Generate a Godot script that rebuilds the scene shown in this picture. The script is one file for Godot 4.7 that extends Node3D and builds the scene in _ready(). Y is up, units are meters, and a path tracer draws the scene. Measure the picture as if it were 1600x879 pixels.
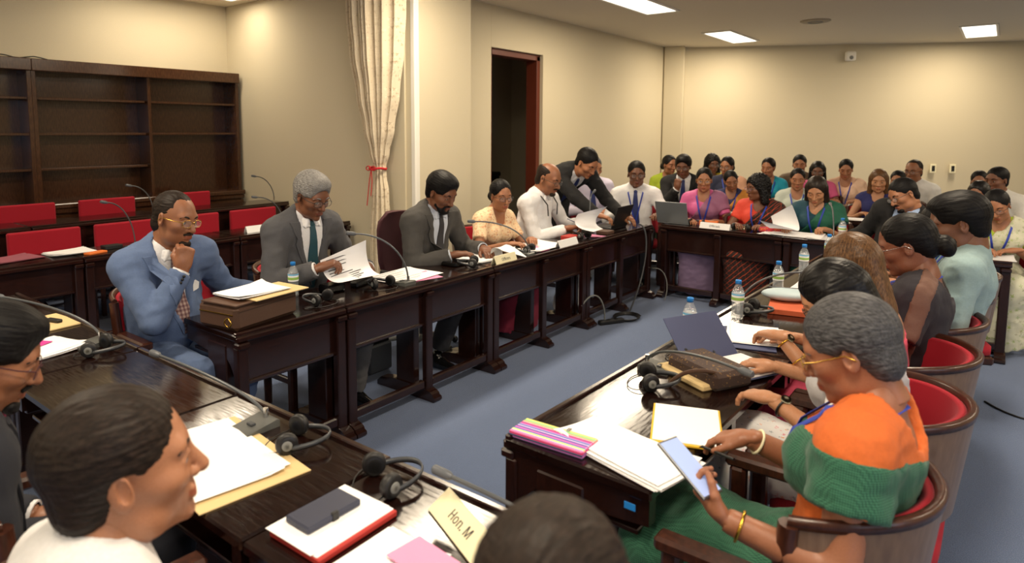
extends Node3D
# A committee room: four rows of dark desks around a blue carpet, an alcove with a bookcase, people at the desks.
var M := {}
var taken := {}
var noise := FastNoiseLite.new()
var t0 := 0

class MB:
	var v := PackedVector3Array()
	var n := PackedVector3Array()
	var uv := PackedVector2Array()
	var c := PackedColorArray()
	var ix := PackedInt32Array()
	var col := Color.WHITE
	var xf := Transform3D()
	func pt(p: Vector3, nn: Vector3, u := Vector2.ZERO) -> int:
		v.append(xf * p); n.append((xf.basis * nn).normalized()); uv.append(u); c.append(col)
		return v.size() - 1
	func tri(a: Vector3, b: Vector3, d: Vector3) -> void:
		var nn := (b - a).cross(d - a).normalized()
		var i := pt(a, nn); pt(b, nn); pt(d, nn)
		ix.append_array([i, i + 2, i + 1])
	# corners run anticlockwise seen from outside
	func quad(a: Vector3, b: Vector3, d: Vector3, e: Vector3) -> void:
		var nn := (d - a).cross(e - b).normalized()
		var i := pt(a, nn, Vector2(0, 1)); pt(b, nn, Vector2(1, 1)); pt(d, nn, Vector2(1, 0)); pt(e, nn, Vector2(0, 0))
		ix.append_array([i, i + 2, i + 1, i, i + 3, i + 2])
	func box(at: Vector3, size: Vector3, bev := 0.004) -> MB:
		var h := size * 0.5
		var b := minf(bev, minf(h.x, minf(h.y, h.z)) * 0.45)
		var g := h - Vector3(b, b, b)
		for ax in 3:
			var p := (ax + 1) % 3
			var q := (ax + 2) % 3
			for sg in [-1.0, 1.0]:
				var pts := []
				for w in [[-1, -1], [1, -1], [1, 1], [-1, 1]]:
					var o := Vector3.ZERO
					o[ax] = sg * h[ax]; o[p] = w[0] * g[p]; o[q] = w[1] * g[q]
					pts.append(at + o)
				if sg < 0: pts.reverse()
				quad(pts[0], pts[1], pts[2], pts[3])
			for sp in [-1.0, 1.0]:
				for sq in [-1.0, 1.0]:
					# edge along ax between faces p and q
					var a1 := Vector3.ZERO; a1[ax] = -g[ax]; a1[p] = sp * h[p]; a1[q] = sq * g[q]
					var a2 := a1; a2[ax] = g[ax]
					var b1 := Vector3.ZERO; b1[ax] = -g[ax]; b1[p] = sp * g[p]; b1[q] = sq * h[q]
					var b2 := b1; b2[ax] = g[ax]
					_e(at, a1, a2, b1, b2, sp, sq, p, q)
		for sx in [-1.0, 1.0]:
			for sy in [-1.0, 1.0]:
				for sz in [-1.0, 1.0]:
					var pa := at + Vector3(sx * h.x, sy * g.y, sz * g.z)
					var pb := at + Vector3(sx * g.x, sy * h.y, sz * g.z)
					var pc := at + Vector3(sx * g.x, sy * g.y, sz * h.z)
					if sx * sy * sz > 0: tri(pa, pb, pc)
					else: tri(pa, pc, pb)
		return self
	func _e(at: Vector3, a1: Vector3, a2: Vector3, b1: Vector3, b2: Vector3, sp: float, sq: float, p: int, q: int) -> void:
		var want := Vector3.ZERO; want[p] = sp; want[q] = sq
		if (b2 - a1).cross(b1 - a2).dot(want) > 0: quad(at + a1, at + a2, at + b2, at + b1)
		else: quad(at + a1, at + b1, at + b2, at + a2)
	func grid(rows: Array, closed := false) -> void:
		# rows of points, smooth normals
		var R := rows.size()
		var Cn: int = rows[0].size()
		var base := v.size()
		for r in R:
			for k in Cn:
				var l: Vector3 = rows[r][(k - 1 + Cn) % Cn] if closed or k > 0 else rows[r][k]
				var rr: Vector3 = rows[r][(k + 1) % Cn] if closed or k < Cn - 1 else rows[r][k]
				var dn: Vector3 = rows[maxi(r - 1, 0)][k]
				var up: Vector3 = rows[mini(r + 1, R - 1)][k]
				pt(rows[r][k], (rr - l).cross(up - dn), Vector2(float(k) / (Cn - 1), float(r) / (R - 1)))
		for r in R - 1:
			for k in (Cn if closed else Cn - 1):
				var a := base + r * Cn + k
				var b := base + r * Cn + (k + 1) % Cn
				ix.append_array([a, b + Cn, b, a, a + Cn, b + Cn])
	func tube(pts: Array, rad, sides := 8, caps := true) -> MB:
		var rows := []
		var side := Vector3.ZERO
		for i in pts.size():
			var t: Vector3 = ((pts[mini(i + 1, pts.size() - 1)] as Vector3) - (pts[maxi(i - 1, 0)] as Vector3)).normalized()
			if side == Vector3.ZERO:
				side = t.cross(Vector3.UP if absf(t.y) < 0.9 else Vector3.RIGHT).normalized()
			side = (side - t * side.dot(t)).normalized()
			var o := t.cross(side)
			var r: float = rad[i] if rad is Array else rad
			var row := []
			for k in sides:
				var a := TAU * k / sides
				row.append((pts[i] as Vector3) + (side * cos(a) + o * sin(a)) * r)
			rows.append(row)
		grid(rows, true)
		if caps:
			for e in [0, pts.size() - 1]:
				var row: Array = rows[e]
				for k in sides:
					if e == 0: tri(pts[e], row[(k + 1) % sides], row[k])
					else: tri(pts[e], row[k], row[(k + 1) % sides])
		return self
	func lathe(prof: Array, sides := 16) -> MB:
		var rows := []
		for p in prof:
			var row := []
			for k in sides:
				var a := -TAU * k / sides
				row.append(Vector3(cos(a) * p.x, p.y, sin(a) * p.x))
			rows.append(row)
		grid(rows, true)
		return self
	# outline in x,y pushed from z0 to z1
	func prism(poly: PackedVector2Array, z0: float, z1: float) -> MB:
		if Geometry2D.is_polygon_clockwise(poly):
			poly = poly.duplicate(); poly.reverse()
		var t := Geometry2D.triangulate_polygon(poly)
		for k in range(0, t.size(), 3):
			var a := poly[t[k]]; var b := poly[t[k + 1]]; var d := poly[t[k + 2]]
			if (b - a).cross(d - a) < 0:
				var s := b; b = d; d = s
			tri(Vector3(a.x, a.y, z1), Vector3(b.x, b.y, z1), Vector3(d.x, d.y, z1))
			tri(Vector3(a.x, a.y, z0), Vector3(d.x, d.y, z0), Vector3(b.x, b.y, z0))
		for k in poly.size():
			var a := poly[k]; var b := poly[(k + 1) % poly.size()]
			quad(Vector3(a.x, a.y, z0), Vector3(b.x, b.y, z0), Vector3(b.x, b.y, z1), Vector3(a.x, a.y, z1))
		return self
	func ball(at: Vector3, r: Vector3, sides := 12, rings := 8) -> MB:
		var rows := []
		for j in rings + 1:
			var e := -PI / 2 + PI * j / rings
			var row := []
			for k in sides:
				var a := -TAU * k / sides
				row.append(at + Vector3(cos(e) * cos(a) * r.x, sin(e) * r.y, cos(e) * sin(a) * r.z))
			rows.append(row)
		grid(rows, true)
		return self
	func mesh(m: Material) -> ArrayMesh:
		var a := []
		a.resize(Mesh.ARRAY_MAX)
		a[Mesh.ARRAY_VERTEX] = v; a[Mesh.ARRAY_NORMAL] = n; a[Mesh.ARRAY_TEX_UV] = uv; a[Mesh.ARRAY_COLOR] = c; a[Mesh.ARRAY_INDEX] = ix
		var am := ArrayMesh.new()
		am.add_surface_from_arrays(Mesh.PRIMITIVE_TRIANGLES, a)
		if m: am.surface_set_material(0, m)
		return am

func numbered(called: String) -> String:
	var k: int = taken.get(called, 0)
	taken[called] = k + 1
	return called if k == 0 else "%s_%03d" % [called, k]
func thing(called: String, label: String, category: String, at := Vector3.ZERO, turn := 0.0, group := "") -> Node3D:
	var o := Node3D.new()
	o.name = numbered(called); add_child(o)
	o.position = at; o.rotation.y = turn
	o.set_meta("label", label); o.set_meta("category", category)
	if group: o.set_meta("group", group)
	return o
func obj(called: String, mb, m: Material, parent: Node3D, at := Vector3.ZERO, turn := 0.0) -> MeshInstance3D:
	var o := MeshInstance3D.new()
	o.mesh = mb.mesh(m) if mb is MB else mb
	if mb is Mesh and m: o.material_override = m
	o.name = called
	parent.add_child(o, true)
	o.position = at; o.rotation.y = turn
	return o
func solo(called: String, mb: MB, m: Material, label: String, category: String, at := Vector3.ZERO, turn := 0.0, group := "") -> MeshInstance3D:
	var o := MeshInstance3D.new()
	o.mesh = mb.mesh(m); o.name = numbered(called); add_child(o)
	o.position = at; o.rotation.y = turn
	o.set_meta("label", label); o.set_meta("category", category)
	if group: o.set_meta("group", group)
	return o
func struct(called: String, mb: MB, m: Material) -> MeshInstance3D:
	var o := MeshInstance3D.new()
	o.mesh = mb.mesh(m); o.name = called; add_child(o, true)
	o.set_meta("kind", "structure")
	return o
func copy(src: Node3D, label: String, at: Vector3, turn: float) -> Node3D:
	var o: Node3D = src.duplicate()
	o.name = numbered(String(src.name).get_slice("_0", 0)); add_child(o)
	o.position = at; o.rotation.y = turn; o.set_meta("label", label)
	return o
func rgb(r: float, g: float, b: float) -> Color:
	return Color(r / 255.0, g / 255.0, b / 255.0)
func tex_noise(freq: float, lo: Color, hi: Color, oct := 4, sd := 1, size := 512, kind := FastNoiseLite.TYPE_SIMPLEX_SMOOTH) -> NoiseTexture2D:
	var f := FastNoiseLite.new()
	f.noise_type = kind; f.frequency = freq; f.fractal_octaves = oct; f.seed = sd
	var t := NoiseTexture2D.new()
	t.width = size; t.height = size; t.seamless = true; t.noise = f
	var g := Gradient.new()
	g.set_color(0, lo); g.set_color(1, hi)
	t.color_ramp = g
	return t
func mat(key: String, color: Color, rough := 0.7, metal := 0.0) -> StandardMaterial3D:
	if M.has(key): return M[key]
	var m := StandardMaterial3D.new()
	m.resource_name = key; m.albedo_color = color; m.roughness = rough; m.metallic = metal
	M[key] = m
	return m
func tri_tex(m: StandardMaterial3D, t: Texture2D, scale: Vector3, world := false) -> StandardMaterial3D:
	m.albedo_texture = t; m.uv1_triplanar = true; m.uv1_world_triplanar = world; m.uv1_scale = scale
	return m
func bump(m: StandardMaterial3D, t: Texture2D, cm: float) -> StandardMaterial3D:
	m.heightmap_enabled = true; m.heightmap_texture = t; m.heightmap_scale = cm
	return m

func make_materials() -> void:
	var fine := tex_noise(0.35, Color(0, 0, 0), Color(1, 1, 1), 3, 5, 512)
	var soft := tex_noise(0.02, Color(0.92, 0.92, 0.92), Color(1, 1, 1), 4, 6, 512)
	M.fine = fine; M.soft = soft
	var w := mat("wall", rgb(213, 202, 174), 0.85)
	tri_tex(w, tex_noise(0.2, Color(0.94, 0.94, 0.94), Color(1, 1, 1), 4, 3), Vector3(1.2, 1.2, 1.2), true)
	bump(w, fine, 0.05)
	var ce := mat("ceiling", rgb(226, 216, 196), 0.9)
	tri_tex(ce, tex_noise(0.3, Color(0.93, 0.93, 0.93), Color(1, 1, 1), 3, 4), Vector3(1, 1, 1), true)
	mat("white_trim", rgb(235, 232, 222), 0.6)
	var cp := mat("carpet", Color.WHITE, 1.0)
	tri_tex(cp, tex_noise(0.28, rgb(54, 70, 102), rgb(128, 146, 182), 3, 9, 1024), Vector3(0.9, 0.9, 0.9), true)
	bump(cp, tex_noise(0.4, Color.BLACK, Color.WHITE, 2, 10), 0.5)
	cp.rim_enabled = true; cp.rim = 0.3
	# polished dark wood, grain along local x
	var grain := tex_noise(0.03, rgb(26, 13, 11), rgb(50, 25, 19), 5, 11, 1024)
	var wd := mat("wood", Color.WHITE, 0.2)
	tri_tex(wd, grain, Vector3(0.35, 3, 3))
	wd.clearcoat_enabled = true; wd.clearcoat = 0.5; wd.clearcoat_roughness = 0.12
	var wt := mat("wood_top", Color(0.72, 0.72, 0.72), 1.0)
	wt.metallic_specular = 0.6
	tri_tex(wt, grain, Vector3(0.35, 3, 3))
	wt.roughness_texture = tex_noise(0.025, Color(0.05, 0.05, 0.05), Color(0.24, 0.24, 0.24), 5, 12, 1024)
	wt.roughness_texture_channel = BaseMaterial3D.TEXTURE_CHANNEL_RED
	var wv := mat("wood_vertical", Color.WHITE, 0.22)
	tri_tex(wv, grain, Vector3(3, 0.35, 3))
	var bk := mat("book_wood", Color.WHITE, 0.16)
	tri_tex(bk, tex_noise(0.03, rgb(50, 30, 19), rgb(88, 57, 37), 5, 15, 1024), Vector3(2.5, 0.4, 2.5))
	var ch := mat("chair_wood", Color.WHITE, 0.28)
	tri_tex(ch, tex_noise(0.03, rgb(44, 22, 15), rgb(84, 46, 32), 5, 16, 512), Vector3(3, 1.0, 3))
	var ve := mat("veneer", Color.WHITE, 0.32)
	tri_tex(ve, tex_noise(0.03, rgb(94, 72, 58), rgb(132, 108, 90), 5, 17, 512), Vector3(3, 0.5, 3))
	var rd := mat("red_cloth", rgb(184, 16, 42), 0.95)
	tri_tex(rd, tex_noise(0.4, Color(0.78, 0.78, 0.78), Color(1, 1, 1), 2, 18), Vector3(4, 4, 4))
	bump(rd, fine, 0.15); rd.rim_enabled = true; rd.rim = 0.4
	mat("maroon", rgb(70, 32, 40), 0.8)
	mat("black", rgb(22, 22, 24), 0.45)
	mat("black_gloss", rgb(14, 14, 16), 0.15)
	mat("dark_plastic", rgb(58, 61, 66), 0.38)
	mat("grey_plastic", rgb(120, 122, 120), 0.5)
	mat("chrome", rgb(205, 205, 205), 0.2, 1.0)
	mat("brass", rgb(205, 165, 80), 0.25, 1.0)
	mat("gold", rgb(225, 180, 70), 0.22, 1.0)
	mat("steel", rgb(120, 122, 126), 0.35, 0.9)
	mat("paper", rgb(246, 246, 248), 0.85)
	mat("paper_grey", rgb(214, 214, 216), 0.85)
	mat("pink_paper", rgb(232, 150, 190), 0.85)
	mat("magenta_paper", rgb(214, 60, 150), 0.85)
	mat("mauve_folder", rgb(150, 82, 96), 0.8)
	mat("cream_paper", rgb(240, 232, 196), 0.85)
	mat("manila", rgb(216, 190, 138), 0.8)
	mat("yellow_edge", rgb(238, 190, 50), 0.7)
	mat("navy_folder", rgb(66, 74, 110), 0.7)
	mat("orange_paper", rgb(230, 120, 50), 0.8)
	mat("red_cover", rgb(178, 46, 40), 0.6)
	mat("ink", rgb(50, 50, 56), 0.8)
	var le := mat("leather", rgb(88, 60, 44), 0.42)
	bump(le, fine, 0.2)
	var pl := mat("clear_plastic", Color(0.93, 0.97, 1.0, 0.12), 0.05)
	pl.transparency = BaseMaterial3D.TRANSPARENCY_ALPHA
	var gl := mat("glass", Color(0.95, 0.97, 1.0, 0.08), 0.03)
	gl.transparency = BaseMaterial3D.TRANSPARENCY_ALPHA
	mat("cap_blue", rgb(36, 130, 214), 0.45)
	mat("label_blue", rgb(120, 190, 232), 0.5)
	mat("label_green", rgb(150, 190, 90), 0.5)
	var lit := mat("lamp_glow", Color.WHITE, 0.5)
	lit.emission_enabled = true; lit.emission = Color(1, 0.97, 0.9); lit.emission_energy_multiplier = 2.2
	var sc := mat("screen_glow", rgb(160, 178, 220), 0.2)
	sc.emission_enabled = true; sc.emission = rgb(150, 172, 225); sc.emission_energy_multiplier = 0.35
	var sk := mat("skin", Color.WHITE, 0.46)
	sk.vertex_color_use_as_albedo = true
	sk.subsurf_scatter_enabled = true; sk.subsurf_scatter_strength = 0.06
	var skn := tex_noise(0.05, Color(0.9, 0.88, 0.86), Color(1, 1, 1), 5, 21, 512)
	tri_tex(sk, skn, Vector3(6, 6, 6))
	for hk in [["hair_black", rgb(4, 4, 5), rgb(32, 29, 30)], ["hair_dark", rgb(10, 8, 7), rgb(66, 52, 44)], ["hair_brown", rgb(30, 18, 12), rgb(160, 116, 74)], ["hair_salt", rgb(20, 20, 22), rgb(128, 128, 132)], ["hair_grey", rgb(62, 60, 60), rgb(200, 198, 194)]]:
		var h := mat(hk[0], Color.WHITE, 0.5)
		h.metallic_specular = 0.28
		tri_tex(h, tex_noise(0.05, hk[1], hk[2], 4, 22, 512), Vector3(12, 6, 1.6))
		var hl := mat(hk[0] + "_long", Color.WHITE, 0.4)
		hl.metallic_specular = 0.35
		tri_tex(hl, h.albedo_texture, Vector3(10, 1.2, 5))
		bump(hl, M.fine, 0.03)
		bump(h, tex_noise(0.05, Color.BLACK, Color.WHITE, 3, 23, 512), 0.07)

func cloth(key: String, color: Color, rough := 0.9, weave := 0.03) -> StandardMaterial3D:
	if M.has(key): return M[key]
	var m := mat(key, color, rough)
	tri_tex(m, M.soft, Vector3(9, 9, 9))
	bump(m, M.fine, weave)
	m.rim_enabled = true; m.rim = 0.1
	return m
# cloth whose dye follows a small computed picture
func print_cloth(key: String, im: Image, scale: float) -> StandardMaterial3D:
	if M.has(key): return M[key]
	var m := mat(key, Color.WHITE, 0.88)
	tri_tex(m, ImageTexture.create_from_image(im), Vector3(scale, scale, scale))
	m.rim_enabled = true; m.rim = 0.2
	return m
func flowers(base: Color, cols: Array, count: int, size: float, sd: int) -> Image:
	var r := RandomNumberGenerator.new(); r.seed = sd
	var im := Image.create(256, 256, false, Image.FORMAT_RGB8)
	im.fill(base)
	for k in count:
		var at := Vector2(r.randf() * 256, r.randf() * 256)
		var cl: Color = cols[r.randi() % cols.size()]
		var petals := 3 + r.randi() % 3
		var rr := size * (0.5 + r.randf())
		for dx in range(-int(rr * 2), int(rr * 2) + 1):
			for dy in range(-int(rr * 2), int(rr * 2) + 1):
				var q := Vector2(dx, dy)
				var lim := rr * (0.7 + 0.6 * cos(q.angle() * petals + k))
				if q.length() < lim:
					im.set_pixel(posmod(int(at.x) + dx, 256), posmod(int(at.y) + dy, 256), cl)
	return im
func checks(a: Color, b: Color, d: Color, step: int) -> Image:
	var im := Image.create(128, 128, false, Image.FORMAT_RGB8)
	for x in 128:
		for y in 128:
			var s := int((x % step) < step / 2) + int((y % step) < step / 2)
			im.set_pixel(x, y, [a, b, d][s])
	return im
func stripes(a: Color, b: Color, step: int, wide: int, diag: bool) -> Image:
	var im := Image.create(256, 256, false, Image.FORMAT_RGB8)
	for x in 256:
		for y in 256:
			im.set_pixel(x, y, b if posmod(x + (y if diag else 0), step) < wide else a)
	return im

const HC := 3.3
const DESK := 0.75
func area(at: Vector3, size: Vector2, energy: float, color: Color, down := true) -> AreaLight3D:
	var l := AreaLight3D.new()
	l.name = "ceiling_light_glow"
	l.area_size = size; l.light_energy = energy; l.light_color = color
	l.shadow_enabled = true
	add_child(l, true)
	l.position = at
	if down: l.rotation.x = -PI / 2
	return l

func _ready() -> void:
	t0 = Time.get_ticks_msec()
	# ---- camera
	var cam := Camera3D.new()
	cam.name = "camera"
	add_child(cam)
	cam.position = Vector3(0, 1.72, 0)
	cam.rotation = Vector3(-atan(105.0 / 1028.0), atan(833.0 / 1033.3), 0)
	cam.projection = Camera3D.PROJECTION_FRUSTUM
	cam.near = 0.1; cam.far = 60.0
	cam.size = 879.0 / 1028.0 * 0.1
	cam.frustum_offset = Vector2(60.0, -129.5) / 1028.0 * 0.1
	var ca := CameraAttributesPhysical.new()
	ca.frustum_focal_length = 23.0; ca.frustum_focus_distance = 3.6; ca.exposure_aperture = 2.8
	ca.frustum_near = 0.1; ca.frustum_far = 60.0
	cam.attributes = ca
	cam.current = true
	# ---- environment
	var we := WorldEnvironment.new()
	we.name = "environment"
	var e := Environment.new()
	e.background_mode = Environment.BG_COLOR
	e.background_color = rgb(176, 196, 228)
	e.background_energy_multiplier = 4.0
	e.tonemap_mode = Environment.TONE_MAPPER_LINEAR
	e.tonemap_exposure = 1.25
	e.sdfgi_enabled = true; e.ssao_enabled = true; e.ssil_enabled = true
	we.environment = e
	add_child(we)
	# ---- ceiling lamps: the sizes of the fittings, one soft light under each
	lamp_spots = [[-3.67, -7.7, 1.7], [-3.7, -11.5, 1.5], [-0.43, -13.3, 1.5], [-3.67, -4.2, 1.45], [-3.67, -0.6, 1.45], [-0.4, -0.6, 1.45], [-0.4, -4.4, 1.45], [2.9, -4.2, 1.45], [2.9, -7.85, 1.45], [2.9, -11.5, 1.45], [-7.2, -3.8, 1.45], [-7.2, -0.2, 1.45], [2.9, -0.6, 1.45], [-0.4, 3.0, 1.45], [-3.67, 3.0, 1.45]]
	for p in lamp_spots:
		area(Vector3(p[0], HC - 0.03, p[1]), Vector2(0.4, p[2] - 0.05), 5.6 if p[0] > -6.0 else 2.0, Color(1.0, 0.92, 0.8))
	make_materials()
	build_room()
	build_lamps()
	print("room ", Time.get_ticks_msec() - t0)
	build_furniture()
	print("furniture ", Time.get_ticks_msec() - t0)
	build_people()
	print("people ", Time.get_ticks_msec() - t0)
	build_props()
	print("props ", Time.get_ticks_msec() - t0)

var lamp_spots := []

# a wall slab along a line on the floor, thickness to its left side, from y0 to y1
func slab(mb: MB, a: Vector2, b: Vector2, y0: float, y1: float, th: float) -> void:
	var d := (b - a).normalized()
	var nn := Vector2(d.y, -d.x)
	var c := (a + b) * 0.5 + nn * th * 0.5
	mb.xf = Transform3D(Basis(Vector3.UP, -d.angle()), Vector3(c.x, (y0 + y1) * 0.5, c.y))
	mb.box(Vector3.ZERO, Vector3(a.distance_to(b), y1 - y0, th), 0.002)
	mb.xf = Transform3D()

func build_room() -> void:
	var f := MB.new()
	f.box(Vector3(-1.4, -0.05, -7.0), Vector3(14.5, 0.1, 26.0), 0.001)
	struct("floor", f, M.carpet)
	var c := MB.new()
	c.box(Vector3(-1.4, HC + 0.1, -7.0), Vector3(14.5, 0.2, 26.0), 0.001)
	struct("ceiling", c, M.ceiling)
	var w := MB.new()   # bookcase wall
	w.box(Vector3(-7.98, HC / 2, 0.15), Vector3(0.16, HC, 9.9), 0.002)
	struct("wall_alcove", w, M.wall)
	w = MB.new()        # the return with the curtain
	w.box(Vector3(-6.3, HC / 2, -4.8), Vector3(3.2, HC, 0.14), 0.002)
	struct("wall_return", w, M.wall)
	w = MB.new()        # pier beside the curtain
	w.box(Vector3(-4.87, HC / 2, -5.2), Vector3(0.56, HC, 0.9), 0.004)
	struct("wall_pier", w, M.wall)
	# door wall with an opening z -6.72 .. -7.92, 2.78 high
	w = MB.new()
	w.box(Vector3(-5.25, HC / 2, -5.72), Vector3(0.24, HC, 2.0), 0.002)
	w.box(Vector3(-5.25, HC / 2, -10.4), Vector3(0.24, HC, 4.96), 0.002)
	w.box(Vector3(-5.25, (2.78 + HC) / 2, -7.32), Vector3(0.24, HC - 2.78, 1.2), 0.002)
	struct("wall_left", w, M.wall)
	w = MB.new()
	slab(w, Vector2(-5.4, -12.1), Vector2(5.4, -18.3), 0, HC, 0.2)
	struct("wall_back", w, M.wall)
	w = MB.new()
	w.xf = Transform3D(Basis(Vector3.UP, 0.3), Vector3(-4.98, HC / 2, -12.25))
	w.box(Vector3.ZERO, Vector3(0.36, HC, 0.3), 0.01)
	struct("wall_corner_column", w, M.wall)
	w = MB.new()        # wall at the right, with two windows
	for zz in [[5.0, 3.4], [1.4, 0.2], [-1.8, -18.5]]:
		w.box(Vector3(5.1, HC / 2, (zz[0] + zz[1]) / 2), Vector3(0.2, HC, zz[0] - zz[1]), 0.002)
	for zz in [2.4, -0.8]:
		w.box(Vector3(5.1, 0.45, zz), Vector3(0.2, 0.9, 2.0), 0.002)
		w.box(Vector3(5.1, 3.15, zz), Vector3(0.2, 0.3, 2.0), 0.002)
	struct("wall_right", w, M.wall)
	var wn := 1
	for zz in [2.4, -0.8]:
		var fr := MB.new()
		for k in 5:
			fr.box(Vector3(5.1, 1.95, zz - 1.0 + 0.5 * k), Vector3(0.06, 2.1, 0.06))
		for yy in [0.93, 2.2, 2.97]:
			fr.box(Vector3(5.1, yy, zz), Vector3(0.06, 0.06, 2.0))
		var fo := struct("window_%d" % wn, fr, M.white_trim)
		for k in 4:
			var pn := MB.new()
			pn.quad(Vector3(5.1, 0.96, zz - 0.97 + 0.5 * k), Vector3(5.1, 0.96, zz - 0.53 + 0.5 * k), Vector3(5.1, 2.94, zz - 0.53 + 0.5 * k), Vector3(5.1, 2.94, zz - 0.97 + 0.5 * k))
			obj("pane", pn, M.glass, fo)
		wn += 1
	w = MB.new()
	w.box(Vector3(-1.4, HC / 2, 5.05), Vector3(13.4, HC, 0.2), 0.002)
	struct("wall_front", w, M.wall)
	# dark corridor behind the door opening
	w = MB.new()
	w.box(Vector3(-7.4, HC / 2, -7.6), Vector3(0.15, HC, 5.6), 0.002)
	w.box(Vector3(-6.4, HC / 2, -10.3), Vector3(2.2, HC, 0.15), 0.002)
	w.box(Vector3(-6.4, HC / 2, -4.95), Vector3(2.2, HC, 0.15), 0.002)
	struct("wall_corridor", w, M.wall)
	# white pipe casing at the pier's edge
	w = MB.new()
	w.box(Vector3(-4.6, HC / 2, -4.78), Vector3(0.07, HC, 0.07), 0.012)
	struct("trim_1", w, M.white_trim)
	# door frame: reddish wood lining and head, the door leaf swung into the corridor
	w = MB.new()
	var rw := mat("door_wood", rgb(98, 44, 28), 0.4)
	w.box(Vector3(-5.27, 1.38, -7.88), Vector3(0.18, 2.76, 0.08))
	w.box(Vector3(-5.27, 1.38, -6.76), Vector3(0.18, 2.76, 0.08))
	w.box(Vector3(-5.27, 2.74, -7.32), Vector3(0.18, 0.08, 1.2))
	struct("trim_2", w, rw)
	w = MB.new()
	w.box(Vector3(-5.92, 1.36, -6.86), Vector3(1.1, 2.68, 0.045))
	var dr := struct("door_1", w, rw)
	var kn := MB.new()
	kn.xf = Transform3D(Basis(Vector3.RIGHT, -PI / 2), Vector3(-6.35, 1.0, -6.91))
	kn.lathe([Vector2(0, 0.06), Vector2(0.025, 0.055), Vector2(0.028, 0.035), Vector2(0.012, 0.025), Vector2(0.012, 0), Vector2(0, 0)], 12)
	obj("handle", kn, M.brass, dr)
	# corridor bench seen through the door
	var bn := thing("corridor_bench", "dark low bench in the corridor seen through the doorway", "bench", Vector3(-6.9, 0, -8.2))
	obj("seat", MB.new().box(Vector3(0, 1.0, 0), Vector3(0.5, 0.08, 1.6), 0.02), M.black, bn)
	obj("body", MB.new().box(Vector3(0, 0.48, 0), Vector3(0.46, 0.96, 1.56), 0.01), M.black, bn)
	# skirting
	w = MB.new()
	w.box(Vector3(-5.115, 0.05, -10.1), Vector3(0.03, 0.1, 4.3), 0.006)
	struct("baseboard_left", w, M.wood)
	f = MB.new()
	f.box(Vector3(-7.22, 0.07, 0.15), Vector3(1.34, 0.139, 9.7), 0.004)
	struct("floor_platform", f, M.carpet)
	build_curtain()
	build_bookcase()
	# ceiling outlet, small sensor box, wall sockets
	var v := thing("ceiling_vent", "flat round grey vent in the ceiling", "vent", Vector3(-2.24, HC - 0.012, -10.6))
	obj("plate", MB.new().lathe([Vector2(0, -0.012), Vector2(0.17, -0.012), Vector2(0.2, 0.0), Vector2(0.2, 0.012)], 24), mat("vent_grey", rgb(168, 156, 134), 0.7), v)
	obj("ring", MB.new().lathe([Vector2(0.08, -0.012), Vector2(0.085, -0.02), Vector2(0.1, -0.02), Vector2(0.105, -0.012)], 24), M.grey_plastic, v)
	var sb := thing("sensor_box", "small white sensor box fixed high on the back wall under the ceiling", "sensor", Vector3(-2.3, HC - 0.22, -13.78), 0.52)
	obj("case", MB.new().box(Vector3.ZERO, Vector3(0.17, 0.17, 0.1), 0.02), M.white_trim, sb)
	obj("lens", MB.new().ball(Vector3(0, -0.03, 0.05), Vector3(0.035, 0.035, 0.02), 10, 6), M.grey_plastic, sb)
	for k in 2:
		var ax := -1.0 + 0.28 * k
		var so := thing("wall_socket", ["left one of two small dark sockets on the back wall", "right one of two small dark sockets on the back wall"][k], "socket", Vector3(ax, 1.05, -14.53 - 0.16 * k), 0.52, "sockets on the back wall")
		obj("plate", MB.new().box(Vector3.ZERO, Vector3(0.1, 0.16, 0.02), 0.006), M.cream_paper, so)
		obj("insert", MB.new().box(Vector3(0, 0, 0.012), Vector3(0.05, 0.1, 0.012), 0.004), M.black, so)

func build_lamps() -> void:
	var n := 0
	for p in lamp_spots:
		n += 1
		var lb: String = {1: "bright ceiling panel lamp above the doorway, nearest one in view", 2: "bright ceiling panel lamp near the back left corner", 3: "bright ceiling panel lamp at the top right", 4: "ceiling panel lamp over the bearded man, above the picture", 5: "ceiling panel lamp over the left end of the front desks", 6: "ceiling panel lamp straight above the camera", 7: "ceiling panel lamp over the right row, above the picture", 8: "ceiling panel lamp beyond the right row by the wall", 9: "ceiling panel lamp to the right of the woman in green florals", 10: "ceiling panel lamp in the far right corner of the room", 11: "ceiling panel lamp over the alcove by the curtain", 12: "ceiling panel lamp over the left end of the alcove", 13: "ceiling panel lamp by the windows right of the camera", 14: "ceiling panel lamp behind the camera", 15: "ceiling panel lamp behind the camera on the left"}.get(n)
		var t := thing("ceiling_lamp", lb, "lamp", Vector3(p[0], HC, p[1]), 0, "ceiling panel lamps")
		var L: float = p[2]
		var fr := MB.new()
		for s in [-1, 1]:
			fr.box(Vector3(s * 0.22, -0.008, 0), Vector3(0.035, 0.02, L + 0.05))
			fr.box(Vector3(0, -0.008, s * (L / 2 + 0.008)), Vector3(0.44, 0.02, 0.035))
		obj("frame", fr, M.white_trim, t)
		var d := MB.new()
		d.box(Vector3(0, -0.004, 0), Vector3(0.41, 0.012, L), 0.002)
		obj("diffuser", d, M.lamp_glow, t)

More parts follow.
